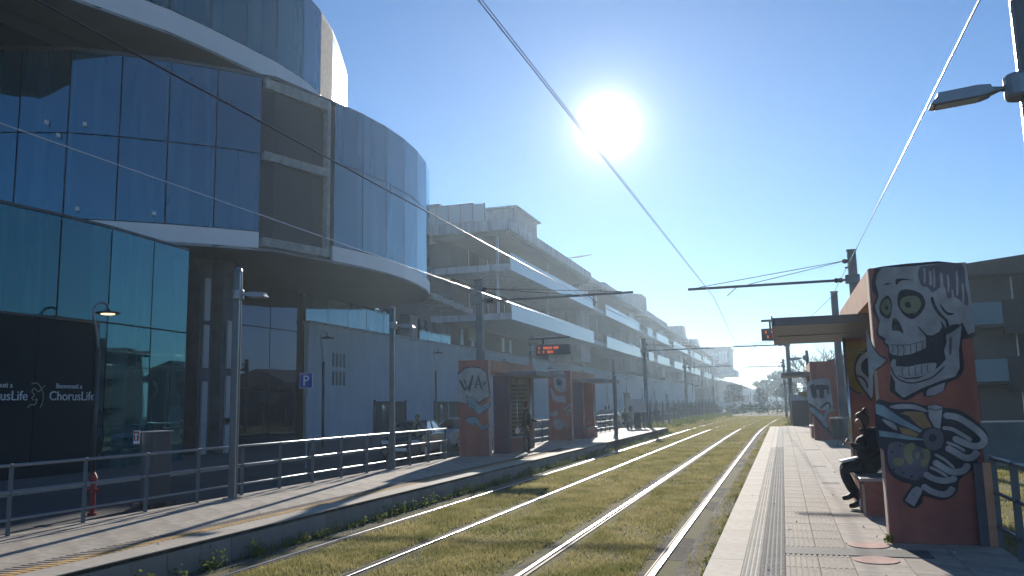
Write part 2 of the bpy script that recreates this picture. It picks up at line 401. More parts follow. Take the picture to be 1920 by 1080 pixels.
# ---------------- left platform
pl = tag(B('platform_left', 'old_concrete', -10.15, -7.09, -6, 54, -.6, -.014), kind='structure')
lay(pl, 'coping_slab', 'coping', -7.50, .45, .9, 3.6, 34, rows_far=54)
lay(pl, 'tactile_slab', 'paver', -7.92, .42, .6, 3.6, 30, ribs=('x', 6, 1), rib_m='dark_mark', rows_far=54)
for x, w in ((-8.66, .74), (-9.40, .74), (-10.14, .74)):
    lay(pl, 'paving_slab', 'paver', x, w, .6, 3.6, 25.2, rows_far=54)
src = MB().box(-.04, 0, .006, .594, -.38, -.056).build('wall_block', 'concrete', bev=0); src.parent = pl
y = 4.2; first = True
while y < 34:
    o = src if first else inst(src, (0, 0, 0)); o.location = (-7.052 + random.uniform(-.006, .004), y, 0); first = False; y += .6
B('platform_face', 'old_concrete', -7.09, -7.06, 34.2, 54, -.4, -.056, pl)

# ---------------- rails in their concrete strips
RX = (-1.53, -3.03, -5.0, -6.5)
labels = ('polished tram rail nearest the right platform edge', 'polished tram rail second from the right platform', 'tram rail third from the right platform across the middle grass', 'tram rail nearest the left platform wall')
def curve_rail(b, x0, x1, z0, z1, y0=2, y1=170):
    yy = [y0] + [v for v in [20, 45] + list(range(50, y1, 8)) if v > y0]; n = len(yy)
    base = len(b.v)
    for y in yy:
        for x, z in ((x0, z0), (x1, z0), (x1, z1), (x0, z1)): b.v.append((x + cx(y), y, z))
    for i in range(n - 1):
        for k in range(4):
            j = (k + 1) % 4; b.f.append((base + i * 4 + k, base + i * 4 + j, base + (i + 1) * 4 + j, base + (i + 1) * 4 + k)); b.m.append(b.k)
    return b
for x, lb in zip(RX, labels):
    inner = 1 if x in (-3.03, -6.5) else -1
    t = thing('tram_rail', lb, 'rail', (x, 2, PL), 'grooved tram rails set in the grass')
    curve_rail(MB(), x - .028, x + .028, PL - .05, PL + .022).build('rail_head', 'rail_steel', t, bev=.006)
    curve_rail(MB(), x + inner * .028, x + inner * .075, PL - .05, PL + .003).build('groove', 'rail_side', t)
    curve_rail(MB(), x + inner * .075, x + inner * .09, PL - .05, PL + .012).build('guard_lip', 'rail_side', t)
bed = tag(curve_rail(MB(), -.1, -.0, PL - .2, PL - .19).build('rail_foundation', 'old_concrete'), kind='structure')
src = MB().box(-.12, .12, .008, .892, -.2, 0).build('concrete_slab', 'old_concrete'); src.parent = bed; first = True
for x in RX:
    for side in (-1, 1):
        y = 5.4
        while y < 33:
            if True:
                o = src if first else inst(src, (0, 0, 0)); first = False
                rtk = x > -4; w = (.15, .22) if rtk else (.11, .16)
                o.location = (x + side * w[0 if side * (1 if x in (-3.03, -6.5) else -1) < 0 else 1] * .86, y, PL + .002 + random.uniform(-.012, .004)); o.scale.x = random.uniform(.85, 1) if rtk else random.uniform(.45, .62); o.rotation_euler = (random.uniform(-.006, .006), random.uniform(-.02, .02), random.uniform(-.012, .012))
            y += .9
b = MB()
for x in RX:
    for side in (-1, 1): curve_rail(b, x + side * .14 - .07, x + side * .14 + .07, PL - .1, PL + .004, 33, 120)
o = b.build('far_rail_strip', 'old_concrete', bed); o['kind'] = 'stuff'
# the strip of rubble between the left platform wall and its rail
tag(B('rubble_strip', 'gravelly', -7.05, -6.80, -2, 55, PL - .1, PL + .004), kind='structure')
tag(B('rubble_strip', 'gravelly', -1.30, -.82, -2, 55, PL - .1, PL + .003), kind='structure')

# ---------------- grass: one blade = one triangle
def blades(regs, name, m, seed=1):
    r = np.random.default_rng(seed); V = []
    for (x0, x1, y0, y1, dens, h, w, z) in regs:
        n = int((x1 - x0) * (y1 - y0) * dens)
        x = r.uniform(x0, x1, n); y = r.uniform(y0, y1, n)
        # patchiness
        p = .5 + .25 * np.sin(x * 3.1 + 1.7 * np.sin(y * .9)) + .25 * np.sin(y * 2.3 + 2 * np.sin(x * 2.1 + y * .37))
        bare = .5 + .5 * np.sin(y * .53 + 3 * np.sin(x * 1.3 + y * .11)); keep = r.random(n) < (.42 + .58 * np.clip(p * 1.3 * (.5 + .7 * bare), 0, 1))
        # edges are ragged
        ed = np.minimum(x - x0, x1 - x); keep &= r.random(n) < np.clip(ed / .16 + .12, 0, 1)
        x, y, p = x[keep], y[keep], p[keep]; n = len(x)
        x = x + np.where(y < 45, 0, (y - 45) ** 2 / 2200.0)
        hh = h * r.uniform(.35, 1.25, n) * (.75 + .45 * p); a = r.uniform(0, 6.283, n); ww = w * r.uniform(.6, 1.3, n)
        la = r.uniform(0, 6.283, n); ln = hh * r.uniform(.1, .9, n)
        q = np.empty((n, 3, 3)); dx = np.cos(a) * ww; dy = np.sin(a) * ww
        q[:, 0] = np.stack([x - dx, y - dy, np.full(n, z - .005)], 1); q[:, 1] = np.stack([x + dx, y + dy, np.full(n, z - .005)], 1)
        q[:, 2] = np.stack([x + np.cos(la) * ln, y + np.sin(la) * ln, z + hh], 1); V.append(q.reshape(-1, 3))
    V = np.concatenate(V); nv = len(V); me = bpy.data.meshes.new(name)
    me.vertices.add(nv); me.vertices.foreach_set('co', V.astype(np.float32).ravel()); me.loops.add(nv); me.loops.foreach_set('vertex_index', np.arange(nv, dtype=np.int32))
    me.polygons.add(nv // 3); me.polygons.foreach_set('loop_start', np.arange(0, nv, 3, dtype=np.int32)); me.update(calc_edges=True)
    me.materials.append(MATS[m]); o = bpy.data.objects.new(name, me); col.objects.link(o); o['kind'] = 'stuff'; return o
G = []
for x0, x1, mul in ((-2.88, -1.70, 1), (-4.88, -3.22, 1), (-6.38, -5.12, 1)):
    G += [(x0, x1, 5.6, 12, 3200 * mul, .06, .006, PL), (x0, x1, 12, 20, 2000 * mul, .065, .008, PL), (x0, x1, 20, 36, 900 * mul, .07, .012, PL), (x0, x1, 36, 60, 420 * mul, .06, .015, PL), (x0 - .2, x1 + .2, 60, 110, 130, .08, .03, PL)]
G += [(-1.28, -.83, 5.6, 14, 1500, .05, .004, PL), (-1.28, -.83, 14, 30, 1100, .06, .007, PL), (-1.28, -.83, 30, 54, 500, .06, .014, PL)]
G += [(-6.80, -6.62, 5.6, 20, 700, .04, .004, PL), (-10, -6.7, 55, 110, 60, .16, .04, PL), (-1.3, 2.2, 55, 110, 60, .14, .04, PL)]
tag(blades(G, 'track_grass', 'grass_blade'), 'short yellow green grass growing between the tram rails', 'grass')
tag(blades([(-7.04, -6.84, 5.5, 9, 500, .07, .006, PL), (-7.04, -6.84, 9, 20, 1600, .15, .008, PL), (-7.04, -6.84, 20, 34, 900, .16, .012, PL), (-7.0, -6.8, 34, 54, 500, .17, .018, PL), (-1.05, -.84, 6, 20, 900, .07, .005, PL)], 'weeds', 'weed', 5), 'taller ragged weeds along the foot of the platform walls', 'weeds')
tag(blades([(2.25, 9, 8, 23, 700, .06, .008, -.1), (9, 15, 12, 23, 250, .07, .012, -.1)], 'lawn_grass', 'grass_blade', 9), 'sunlit lawn grass behind the right platform fence', 'grass')
# broad leaves of the weeds under the left platform wall
def leafcloud(name, m, clumps, parent=None, size=.05, seed=3):
    """clumps: (cx,cy,cz, rx,ry,rz, n) filled with leaf-sized quads"""
    r = np.random.default_rng(seed); Q = []
    for (a, b, c, rx, ry, rz, n) in clumps:
        d = r.normal(size=(n, 3)); d /= np.linalg.norm(d, axis=1)[:, None]; rad = r.random(n) ** .45
        p = np.array([a, b, c]) + d * rad[:, None] * np.array([rx, ry, rz])
        u = r.normal(size=(n, 3)); u /= np.linalg.norm(u, axis=1)[:, None]; w = np.cross(u, r.normal(size=(n, 3))); w /= np.linalg.norm(w, axis=1)[:, None]
        s = size * r.uniform(.5, 1.3, n)[:, None]
        q = np.stack([p - u * s, p + w * s * .5, p + u * s, p - w * s * .5], 1); Q.append(q.reshape(-1, 3))
    V = np.concatenate(Q)
    if parent: V = V - np.array(world_loc(parent))
    nv = len(V); me = bpy.data.meshes.new(name); me.vertices.add(nv); me.vertices.foreach_set('co', V.astype(np.float32).ravel()); me.loops.add(nv)
    me.loops.foreach_set('vertex_index', np.arange(nv, dtype=np.int32)); me.polygons.add(nv // 4); me.polygons.foreach_set('loop_start', np.arange(0, nv, 4, dtype=np.int32)); me.update(calc_edges=True)
    me.materials.append(MATS[m]); o = bpy.data.objects.new(name, me); col.objects.link(o)
    if parent: o.parent = parent
    return o
cl = []
for i in range(150):
    y = random.uniform(6, 34); big = random.random() ** 2
    cl.append((-6.93 + random.uniform(-.08, .10), y, PL + .05 + .05 * big, .08 + .09 * big, .12, .07 + .12 * big, int(16 + 40 * big)))
for i in range(16): cl.append((-.93 + random.uniform(-.06, .05), random.uniform(7, 26), PL + .04, .08, .14, .06, 30))
tag(leafcloud('broadleaf_weeds', 'weed', cl, size=.028), 'broad leaved weeds in the shade of the platform wall', 'weeds', kind='stuff')
tag(leafcloud('pillar_weed', 'weed', [(1.02, 10.28, .05, .05, .05, .06, 90)], size=.02), 'small dry weed at the foot of the skull pillar corner', 'plant')

lv = []
for i in range(90):
    if random.random() < .5: x, y, z = random.uniform(-.75, 1.9), random.uniform(6.5, 30), .006
    else: x, y, z = random.uniform(-9.9, -7.2), random.uniform(5.5, 30), .006
    lv.append((x, y, z, .01, .01, .003, 1))
tag(leafcloud('fallen_leaves', 'bag_white', lv, size=.022, seed=17), 'scattered small pale leaves and scraps on both platforms', 'litter', kind='stuff')
# ================================================================ BUILDINGS
# ---- curved glass building on the left
gb = thing('glass_building', 'large curved blue glass building with projecting upper storeys on the left', 'building', (-22, 24, GZ))
V2L = [(-24.5, 17.3), (-23.0, 17.9), (-21.59, 18.45), (-20.25, 19.0), (-19.10, 19.86), (-18.05, 20.78), (-17.02, 21.80), (-16.08, 22.90)]
V2R = [(-15.08, 25.95), (-14.74, 27.53), (-14.56, 29.12), (-14.55, 30.78), (-14.69, 32.37), (-15.04, 34.19), (-15.56, 35.75), (-16.8, 37.6), (-19, 39)]
V3 = [(-21.5, 12.0), (-20.3, 14.2), (-19.3, 16.2), (-18.50, 18.2), (-17.72, 20.25), (-17.38, 21.8), (-17.12, 23.4), (-16.90, 24.9), (-16.85, 26.6), (-17.05, 28.2), (-17.5, 29.9), (-18.05, 31.4), (-19.2, 34.2), (-21, 36.8), (-23.5, 38.5)]
def off(path, d):
    o_ = []
    for i, p in enumerate(path):
        a = Vector(path[max(i - 1, 0)]); b = Vector(path[min(i + 1, len(path) - 1)]); t = (b - a).normalized(); n = Vector((t.y, -t.x)); o_.append((p[0] - n.x * d, p[1] - n.y * d))
    return o_
def pane(p, q, z0, z1, m, name='glass_pane', parent=None, t=.03, gap=.022, tilt=None):
    a = Vector((*p, 0)); b = Vector((*q, 0)); d = (b - a); l = d.length; d.normalize(); n = Vector((d.y, -d.x, 0))
    s = MB(); w = l / 2 - gap; h = (z1 - z0) / 2 - gap; c = (a + b) / 2 + Vector((0, 0, (z0 + z1) / 2))
    tx, tz = (tilt if tilt else (random.uniform(-.006, .006), random.uniform(-.005, .005)))
    def P(u, v, k): return c + d * u + Vector((0, 0, v)) + n * (k + tx * u + tz * v)
    for k in (0, -t):
        pass
    b0 = len(s.v); s.v += [tuple(P(u, v, k)) for k in (-t, 0) for v in (-h, h) for u in (-w, w)]
    for f in ((0, 2, 3, 1), (4, 5, 7, 6), (0, 1, 5, 4), (2, 6, 7, 3), (0, 4, 6, 2), (1, 3, 7, 5)): s.f.append(f); s.m.append(0)
    return s.build(name, m, parent)
def facade(path, zs, m, parent, skip=()):
    for i in range(len(path) - 1):
        for j in range(len(zs) - 1):
            if (i, j) in skip: continue
            pane(path[i], path[i + 1], zs[j], zs[j + 1], m, parent=parent)
def ribbon(path, z0, z1, m, name, parent, t=.25):
    back = off(path, t); poly = list(path) + list(reversed(back)); return MB().prism([tuple(p) for p in poly], z0, z1).build(name, m, parent)
inner2 = [(-27, 17.4), (-27, 39.5)]
body2 = off(V2L, .14) + [(-15.9, 23.4), (-15.55, 25.2)] + off(V2R, .14) + [(-26, 39), (-26, 17.3)]
MB().prism([tuple(p) for p in body2], 6.95, 12.78).build('storey_core', 'shell', gb)
MB().prism([tuple(p) for p in (V2L + [(-15.75, 23.25), (-15.2, 25.4)] + V2R + [(-26, 39), (-26, 17.3)])], 6.80, 6.90).build('soffit', 'soffit', gb)
MB().prism([tuple(p) for p in (off(V2L, .05) + [(-15.8, 23.25), (-15.3, 25.4)] + off(V2R, .05) + [(-26, 39), (-26, 17.3)])], 12.80, 12.92).build('roof', 'dark_metal', gb)
facade(V2L, (7.45, 10.12, 12.78), 'facade_glass', gb)
facade(V2R, (7.45, 10.55, 12.88), 'facade_glass_pale', gb)
ribbon(V2L[:6], 6.82, 7.44, 'band', 'fascia_band', gb); ribbon(V2L[5:], 6.82, 7.44, 'band', 'fascia_band', gb)
ribbon(V2R[:3], 6.82, 7.44, 'band', 'fascia_band', gb); ribbon(V2R[2:5], 6.82, 7.44, 'band', 'fascia_band', gb); ribbon(V2R[4:], 6.82, 7.44, 'band', 'fascia_band', gb)
# the open concrete frame between the two glass wings
a, b_ = Vector((-16.02, 22.98, 0)), Vector((-15.12, 25.86, 0)); d = (b_ - a).normalized(); n_ = Vector((d.y, -d.x, 0)); Lf = (b_ - a).length
def fr(u0, u1, z0, z1, k0, k1, m, name, parent=gb, bev=0):
    s = MB(); s.v = [tuple(a + d * u + n_ * k + Vector((0, 0, z))) for z in (z0, z1) for k in (k0, k1) for u in (u0, u1)]
    for q in ((0, 2, 3, 1), (4, 5, 7, 6), (0, 1, 5, 4), (2, 6, 7, 3), (0, 4, 6, 2), (1, 3, 7, 5)): s.f.append(q); s.m.append(0)
    return s.build(name, m, parent, bev=bev)
fr(0.05, Lf - .02, 7.1, 12.7, -1.2, -.6, 'louvre', 'recess_wall')
for i in range(2):
    for j in range(2): fr(.12 + i * 1.36, 1.42 + i * 1.36, (7.4, 10.25)[j], (10.0, 12.35)[j], -.30, -.22, 'louvre', 'infill_panel')
for z0, z1 in ((6.98, 7.28), (9.92, 10.22), (12.42, 12.80)): fr(0, Lf - .1, z0, z1, -.5, .06, 'raw_concrete', 'frame_beam', bev=.015)
fr(Lf - .26, Lf - .10, 7.28, 12.42, -.4, .05, 'raw_concrete', 'frame_post', bev=.01)
fr(1.40, 1.45, 7.28, 12.42, -.22, -.17, 'dark_metal', 'mullion')
# upper storeys
MB().prism([tuple(p) for p in (V3 + [(-30, 38), (-30, 12)])], 13.42, 13.52).build('soffit', 'soffit', gb)
MB().prism([tuple(p) for p in (off(V3, .14) + [(-30, 38), (-30, 12)])], 13.55, 17.7).build('storey_core', 'shell', gb)
for i in range(0, len(V3) - 1, 2):
    ribbon(V3[i:i + 3], 13.44, 14.26, 'band', 'fascia_band', gb)
facade(V3[:9], (14.28, 17.75), 'facade_glass_teal', gb)
facade(V3[8:10], (14.28, 17.75), 'facade_glass_pale', gb)
pane(V3[9], V3[10], 14.28, 17.75, 'wall_edge', 'clay_panel', gb)
facade(V3[10:], (14.28, 17.75), 'balustrade', gb)
MB().prism([tuple(p) for p in (off(V3, .03) + [(-30, 38), (-30, 12)])], 17.75, 17.87).build('roof', 'dark_metal', gb)
# the recessed link between the middle and the upper storeys
MB().prism([(-30, 14), (-21.2, 14), (-20.6, 20.5), (-19.2, 24), (-18.8, 30), (-19.5, 36), (-30, 36)], 12.92, 13.42).build('link_wall', 'shell', gb)
# lower glass wall
LW = [(-20.0, 7.0), (-18.6, 9.2), (-17.65, 11.2), (-17.2, 12.79), (-16.98, 14.1), (-16.80, 15.75), (-16.74, 17.32), (-16.87, 19.05), (-17.01, 20.7)]
facade(LW, (GZ + .14, 3.97, 6.5), 'facade_glass_teal', gb)
MB().prism([tuple(p) for p in (off(LW, .12) + [(-19.6, 21.6), (-26, 24.1), (-26, 8.6)])], GZ, 6.46).build('lobby_core', 'shell', gb)
pane(LW[-1], (-19.0, 21.9), GZ + .14, 6.5, 'dark_glass', parent=gb)
ribbon(LW, 6.5, 6.57, 'dark_metal', 'coping_trim', gb, .2)
# recessed ground-floor glazing behind the column
RW = [(-20.4, 24.3), (-20.4, 26.0), (-20.3, 27.8), (-20.2, 29.7), (-20.1, 31.6)]
facade(RW, (GZ + .14, 2.4, 5.0, 6.82), 'dark_glass', gb)
B('lobby_core', 'shell', -26, -20.55, 24.1, 32, GZ, 6.8, gb)
# paired concrete column with light strips
for (x0, y0) in ((-18.75, 23.35), (-18.45, 24.15)): B('column', 'column', x0 - .35, x0 + .35, y0 - .32, y0 + .32, GZ, 6.8, gb, bev=.03)
for (y0, z) in ((23.3, 4.6), (23.3, 3.0), (23.3, 1.1), (23.3, -.3)): B('column_casing', 'canopy_pale', -18.38, -18.30, y0 - .16, y0 + .12, z + .05, z + 1.5, gb, bev=.01)
for z in (3.0, 1.1, -.3): B('column_casing', 'canopy_pale', -18.08, -18.00, 24.0, 24.22, z + .05, z + 1.7, gb, bev=.01)
for x, y, z in ((-20.9, 18.72, 10.0), (-20.0, 19.1, 10.35), (-19.45, 19.6, 9.95), (-19.1, 20.3, 7.75), (-17.6, 21.7, 7.75)):
    pass
for (i, u, z) in ((2, .6, 10.35), (3, .35, 10.35), (2, .85, 9.95), (3, .3, 7.68), (4, .8, 7.68)):
    p = Vector(V2L[i]).lerp(Vector(V2L[i + 1]), u); B('sticker', 'sign_white', p.x + .01, p.x + .05, p.y - .14, p.y - .02, z, z + .12, gb)
# high strip of glass above the wall
for i, (y0, y1) in enumerate(((32.1, 34.0), (34.0, 35.9), (35.9, 37.8), (37.8, 39.7), (39.7, 41.4), (44.4, 46.0), (46.0, 47.5), (47.5, 49.2))):
    pane((-20.0, y0), (-20.0, y1), 5.45, 6.78, 'facade_glass_pale', parent=gb, tilt=(0, random.uniform(-.004, .004)))
B('link_wall', 'shell', -26, -20.1, 32, 49.4, 5.2, 6.78, gb)
B('column', 'column', -20.6, -19.85, 41.5, 42.7, 5.4, 6.8, gb, bev=.02); B('column', 'roof_unit', -20.6, -19.75, 42.75, 43.6, 5.4, 6.8, gb, bev=.02)
for i, (x, y) in enumerate(((-17.4, 40.2), (-17.5, 42.0), (-17.6, 43.8), (-17.7, 45.6))): B('concrete_lintel', 'raw_concrete', x - 1.5, x, y, y + 1.6, 7.3 - i * .05, 7.65 - i * .05, gb, bev=.03)

# ---- hoarding in front of the glass with welcome lettering
HX = -16.3
hb = thing('hoarding', 'dark navy hoarding with white welcome lettering at the foot of the glass building', 'hoarding', (HX, 12, GZ))
for i in range(8): B('panel', 'hoarding', HX - .04 - .004 * (i % 2), HX + .02 - .004 * (i % 2), 16.48 - (i + 1) * 1.7 + .01, 16.48 - i * 1.7 - .01, GZ, 3.85, hb)
B('top_rail', 'dark_metal', HX - .1, HX + .05, 2.9, 16.5, 3.85, 3.9, hb)
B('end_post', 'dark_metal', HX - .12, HX + .06, 16.48, 16.56, GZ, 3.9, hb)
def text(name, s, size, loc, rot, m, parent=None, ext=.006, align='LEFT', shear=0):
    c = bpy.data.curves.new(name, 'FONT'); c.body = s; c.size = size; c.extrude = ext; c.align_x = align; c.shear = shear; c.materials.append(MATS[m]); c.resolution_u = 4
    o = bpy.data.objects.new(name, c); col.objects.link(o); o.rotation_euler = rot
    if parent: o.parent = parent; o.location = Vector(loc) - world_loc(parent)
    else: o.location = loc
    bpy.context.view_layer.update(); dg = bpy.context.evaluated_depsgraph_get(); nm = bpy.data.meshes.new_from_object(o.evaluated_get(dg))
    q = bpy.data.objects.new(name, nm); col.objects.link(q); q.rotation_euler = rot; q.location = o.location; q.parent = parent; bpy.data.objects.remove(o); q.name = name
    return q
for y0 in (15.16, 13.22):
    text('lettering', 'ChorusLife', .305, (HX + .045, y0, 1.94), (R(90), 0, R(90)), 'lettering', hb)
    text('small_lettering', 'Benvenuti a', .165, (HX + .045, y0 + .18, 2.22), (R(90), 0, R(90)), 'lettering', hb)
    eb = MB()
    for pts in ([(-.05, 2.40), (.10, 2.42), (.22, 2.33), (.30, 2.20), (.33, 2.02), (.26, 1.80)], [(.36, 2.36), (.26, 2.28), (.18, 2.20), (.10, 2.25), (.03, 2.28), (-.03, 2.20), (.05, 2.12), (-.02, 2.04), (.06, 1.98), (.14, 2.02), (.10, 1.88), (-.04, 1.87), (-.12, 1.80)]):
        eb.tube([(HX + .045, y0 - .45 + u * .89, 1.6 + (z - 1.6) * .89) for u, z in [tuple(p)[:2] for p in spline([(a_, c_, 0) for a_, c_ in pts], 3)]], .013, 5)
    eb.build('emblem', 'emblem', hb)

# ---- long grey wall with terraces above
tb = thing('terrace_building', 'long building with stepped pale balconies above a grey wall', 'building', (-20, 50, GZ))
y = 32.0; i = 0
while y < 200:
    l = 6.6
    B('wall_panel', 'wall_grey', -20.0, -19.8, y + .012, y + l - .012, GZ, 5.42, tb); y += l; i += 1
B('wall_core', 'shell', -30, -20.05, 32, 200, GZ, 5.35, tb)
B('wall_coping', 'slab', -20.05, -19.70, 32, 200, 5.42, 5.52, tb)
for (y0, y1, z1) in ((38.3, 41.9, 1.95), (46.0, 49.8, 1.93), (84, 86.2, 1.2), (96, 98.5, 1.3), (108.5, 113.0, 3.0), (150, 153, 3.0)):
    dr = B('door', 'house_dark', -19.80, -19.77, y0, y1, GZ, z1, tb); B('door_frame', 'wall_dark', -19.80, -19.72, y0 - .08, y0, GZ, z1 + .08, dr); B('door_frame', 'wall_dark', -19.80, -19.72, y1, y1 + .08, GZ, z1 + .08, dr)
    B('door_glass', 'facade_glass_pale', -19.77, -19.74, y0 + (y1 - y0) * .22, y0 + (y1 - y0) * .30, .2, z1 - .2, dr)
    B('door_bar', 'canopy_pale', -19.77, -19.73, y0 + (y1 - y0) * .55, y0 + (y1 - y0) * .57, GZ, z1, dr)
for yv in (34.1, 50.6):
    for r_ in range(2):
        for c_ in range(4): B('vent_slot', 'black', -19.81, -19.785, yv + c_ * .34, yv + c_ * .34 + .16, 3.0 + r_ * .85 - .3, 3.65 + r_ * .85 - .3, tb)
ZR0, ZR1 = 12.85, 13.5
def slabx(y0, y1, x0, x1, z0, z1, name='floor_slab', m='slab'): return B(name, m, x0, x1, y0, y1, z0, z1, tb)
mods = [(49.5, 73.7, ()), (79.7, 100.0, ()), (106.6, 127.2, (111.0, 114.4)), (133.3, 154.0, ()), (159.5, 180.5, (163.0, 165.5)), (186.5, 207.5, ()), (214.0, 232.0, (219.0, 221.5))]
for mi, (y0, y1, gap) in enumerate(mods):
    xo = -16.0
    slabx(y0, y1, -21.5, xo, ZR0, ZR1, 'roof_slab')
    slabx(y0 + .3, y1, -21.5, xo - .35, ZR0 - .3, ZR0, 'roof_soffit', 'soffit')
    for z in (7.02, 10.18):
        slabx(y0, y1, -21.5, xo, z, z + .42)
        segs = [(y0, y1)] if not gap else [(y0, gap[0]), (gap[1], y1)]
        for sa, sb in segs:
            n = max(1, round((sb - sa) / 4.2)); st = (sb - sa) / n
            for q in range(n): B('balustrade', 'balustrade', xo, xo + .06, sa + q * st + .01, sa + (q + 1) * st - .01, z - .02, z + 1.10, tb)
        if mi < 5:
            for q in range(3): B('balcony_post', 'galv', xo - .1, xo - .04, y0 + 2 + q * 7.4, y0 + 2.06 + q * 7.4, z + 1.1, z + 1.16, tb)
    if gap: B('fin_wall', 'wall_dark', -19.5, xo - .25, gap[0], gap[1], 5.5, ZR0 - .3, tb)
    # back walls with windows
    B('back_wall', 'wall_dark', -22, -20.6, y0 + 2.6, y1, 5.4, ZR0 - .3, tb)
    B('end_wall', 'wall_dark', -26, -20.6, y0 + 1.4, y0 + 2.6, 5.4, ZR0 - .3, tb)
    if mi < 4:
        for z in (7.5, 10.65):
            for q in range(5):
                yw = y0 + 4.5 + q * 3.9
                if yw + 2 < y1: wv = B('window', 'house_dark', -20.6, -20.54, yw, yw + 2.1, z, z + 2.0, tb); B('window_frame', 'canopy_pale', -20.54, -20.50, yw - .05, yw + .02, z, z + 2.0, wv)
    for q in range(2): B('slender_post', 'slab', xo - 1.1, xo - .95, y0 + .5 + q * 12, y0 + .65 + q * 12, 7.44, ZR0 - .3, tb)
    # joint to the next module: recessed pier with slab lips
    if mi < len(mods) - 1:
        yn = mods[mi + 1][0]
        B('pier', 'roof_unit', -21.5, -17.3, y1 + .5, yn - 1.6, 5.5, ZR0, tb)
        B('pier', 'wall_dark', -21.5, -18.2, yn - 1.5, yn + .2, 5.5, ZR0, tb)
        for z in (7.02, 10.18): slabx(y1 + .6, yn, -21.5, -16.2, z + .1, z + .45, 'slab_lip')
        slabx(y1, yn, -21.5, -16.3, ZR0 + .15, ZR1 - .1, 'roof_link')
    # below the terraces: dark recess with small bright window strips
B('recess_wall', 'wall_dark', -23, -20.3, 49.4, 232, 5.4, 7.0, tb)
for yy in (51.5, 53.6, 60.2, 62.0, 67.5, 73.8, 80.5, 88.0): B('window_strip', 'balustrade', -20.3, -20.22, yy, yy + .55, 5.7, 6.75, tb)
B('recess_panel', 'roof_unit', -20.3, -20.2, 53, 55.5, 6.1, 7.0, tb)
# rooftop units
B('roof_unit', 'roof_unit', -23, -18.0, 57, 63, ZR1, 16.1, tb, bev=.05); B('roof_unit', 'roof_unit', -24.5, -19.0, 51.0, 56.4, ZR1, 15.2, tb, bev=.05)
B('roof_unit', 'roof_unit', -20.2, -18.6, 59.4, 63.2, 16.2, 16.8, tb, bev=.1); B('roof_unit', 'roof_unit', -24, -22.3, 53, 55, 15.1, 15.9, tb); B('roof_overhang', 'slab', -23.2, -17.7, 56.7, 63.2, 16.1, 16.22, tb)
for yy, zz in ((108, 15.9), (110.5, 16.2), (160, 16.1), (187, 15.4)): B('roof_unit', 'roof_unit', -21, -17.2, yy, yy + 4.5, ZR1, zz, tb, bev=.1)
for q in range(8): B('guard_panel', 'balustrade', -24.5 + q * .85, -23.7 + q * .85, 49.75, 49.79, ZR1 + .1, ZR1 + 1.25, tb)
for q in range(9): B('guard_post', 'galv', -24.56 + q * .85, -24.5 + q * .85, 49.72, 49.8, ZR1, ZR1 + 1.3, tb)
# far cantilevered blue box
fb = thing('cantilever_block', 'dark blue box building jutting out high at the far end of the terraces', 'building', (-15, 232, GZ))
B('wall', 'blue_wall', -30, -12.9, 233, 250, 9.9, 15.9, fb); B('deck', 'slab', -30, -11.6, 231.5, 251, 8.5, 10.0, fb); B('roof', 'dark_metal', -30, -12.5, 232.6, 250.4, 15.9, 16.3, fb)
for x in (-19.2, -17.9, -16.9): B('window', 'facade_glass_pale', x, x + .9, 232.9, 233.0, 12.3, 14.6, fb)
B('window', 'balustrade', -15.8, -13.6, 232.9, 233.0, 12.0, 15.0, fb)
for x in (-15.1, -14.4): B('mullion', 'dark_metal', x, x + .1, 232.8, 232.9, 12.0, 15.0, fb)
B('support_wall', 'wall_dark', -30, -18.5, 233, 250, GZ, 8.5, fb)
# low station with pitched roofs far ahead
st = thing('station_building', 'low far building with layered pale and dark roofs past the terraces', 'building', (-15, 262, GZ))
B('wall', 'wall_grey', -28, -6, 262, 285, GZ, 5.0, st); 
MB().prism([(-30, 9.2), (-24, 9.3), (-14, 7.2), (-9.5, 5.6), (-9.5, 5.2), (-30, 5.2)], 258, 288, 'y').build('roof', 'roof_tile', st)
MB().prism([(-30, 12.3), (-17.5, 10.3), (-16.0, 9.4), (-30, 9.3)], 252, 258, 'y').build('canopy', 'slab', st)
MB().prism([(-30, 10.6), (-15.5, 8.3), (-15.5, 8.0), (-30, 9.3)], 246, 252, 'y').build('canopy', 'white_metal', st)
for x in range(-26, -7, 3): B('window', 'house_dark', x, x + 1.6, 261.9, 262, 1.2, 3.2, st)
wl = thing('industrial_shed', 'long low grey shed across the far end of the tracks', 'building', (-6, 300, GZ))
B('wall', 'wall_grey', -14, 6, 296, 310, GZ, 4.6, wl); B('roof', 'slab', -14.4, 6.4, 295.5, 310, 4.6, 5.0, wl)
for x in range(-12, 5, 4): B('window', 'house_dark', x, x + 2, 295.85, 296, 1.5, 3.0, wl)

# everything on this side was drawn in units of the 3.15 storey; the real storeys are 4.3 m, so the buildings stand well back from the platform and leave it in the sun
K = 1.38
for t, loc in ((gb, (-30.36, 33.12, -1.23)), (hb, (-22.49, 16.56, -1.23)), (tb, (-27.6, 69.0, -1.23)), (fb, (-20.7, 320.2, -1.23)), (st, (-20.7, 361.6, -1.23)), (wl, (-8.3, 414.0, -1.23))):
    t.location = loc; t.scale = (K, K, K)
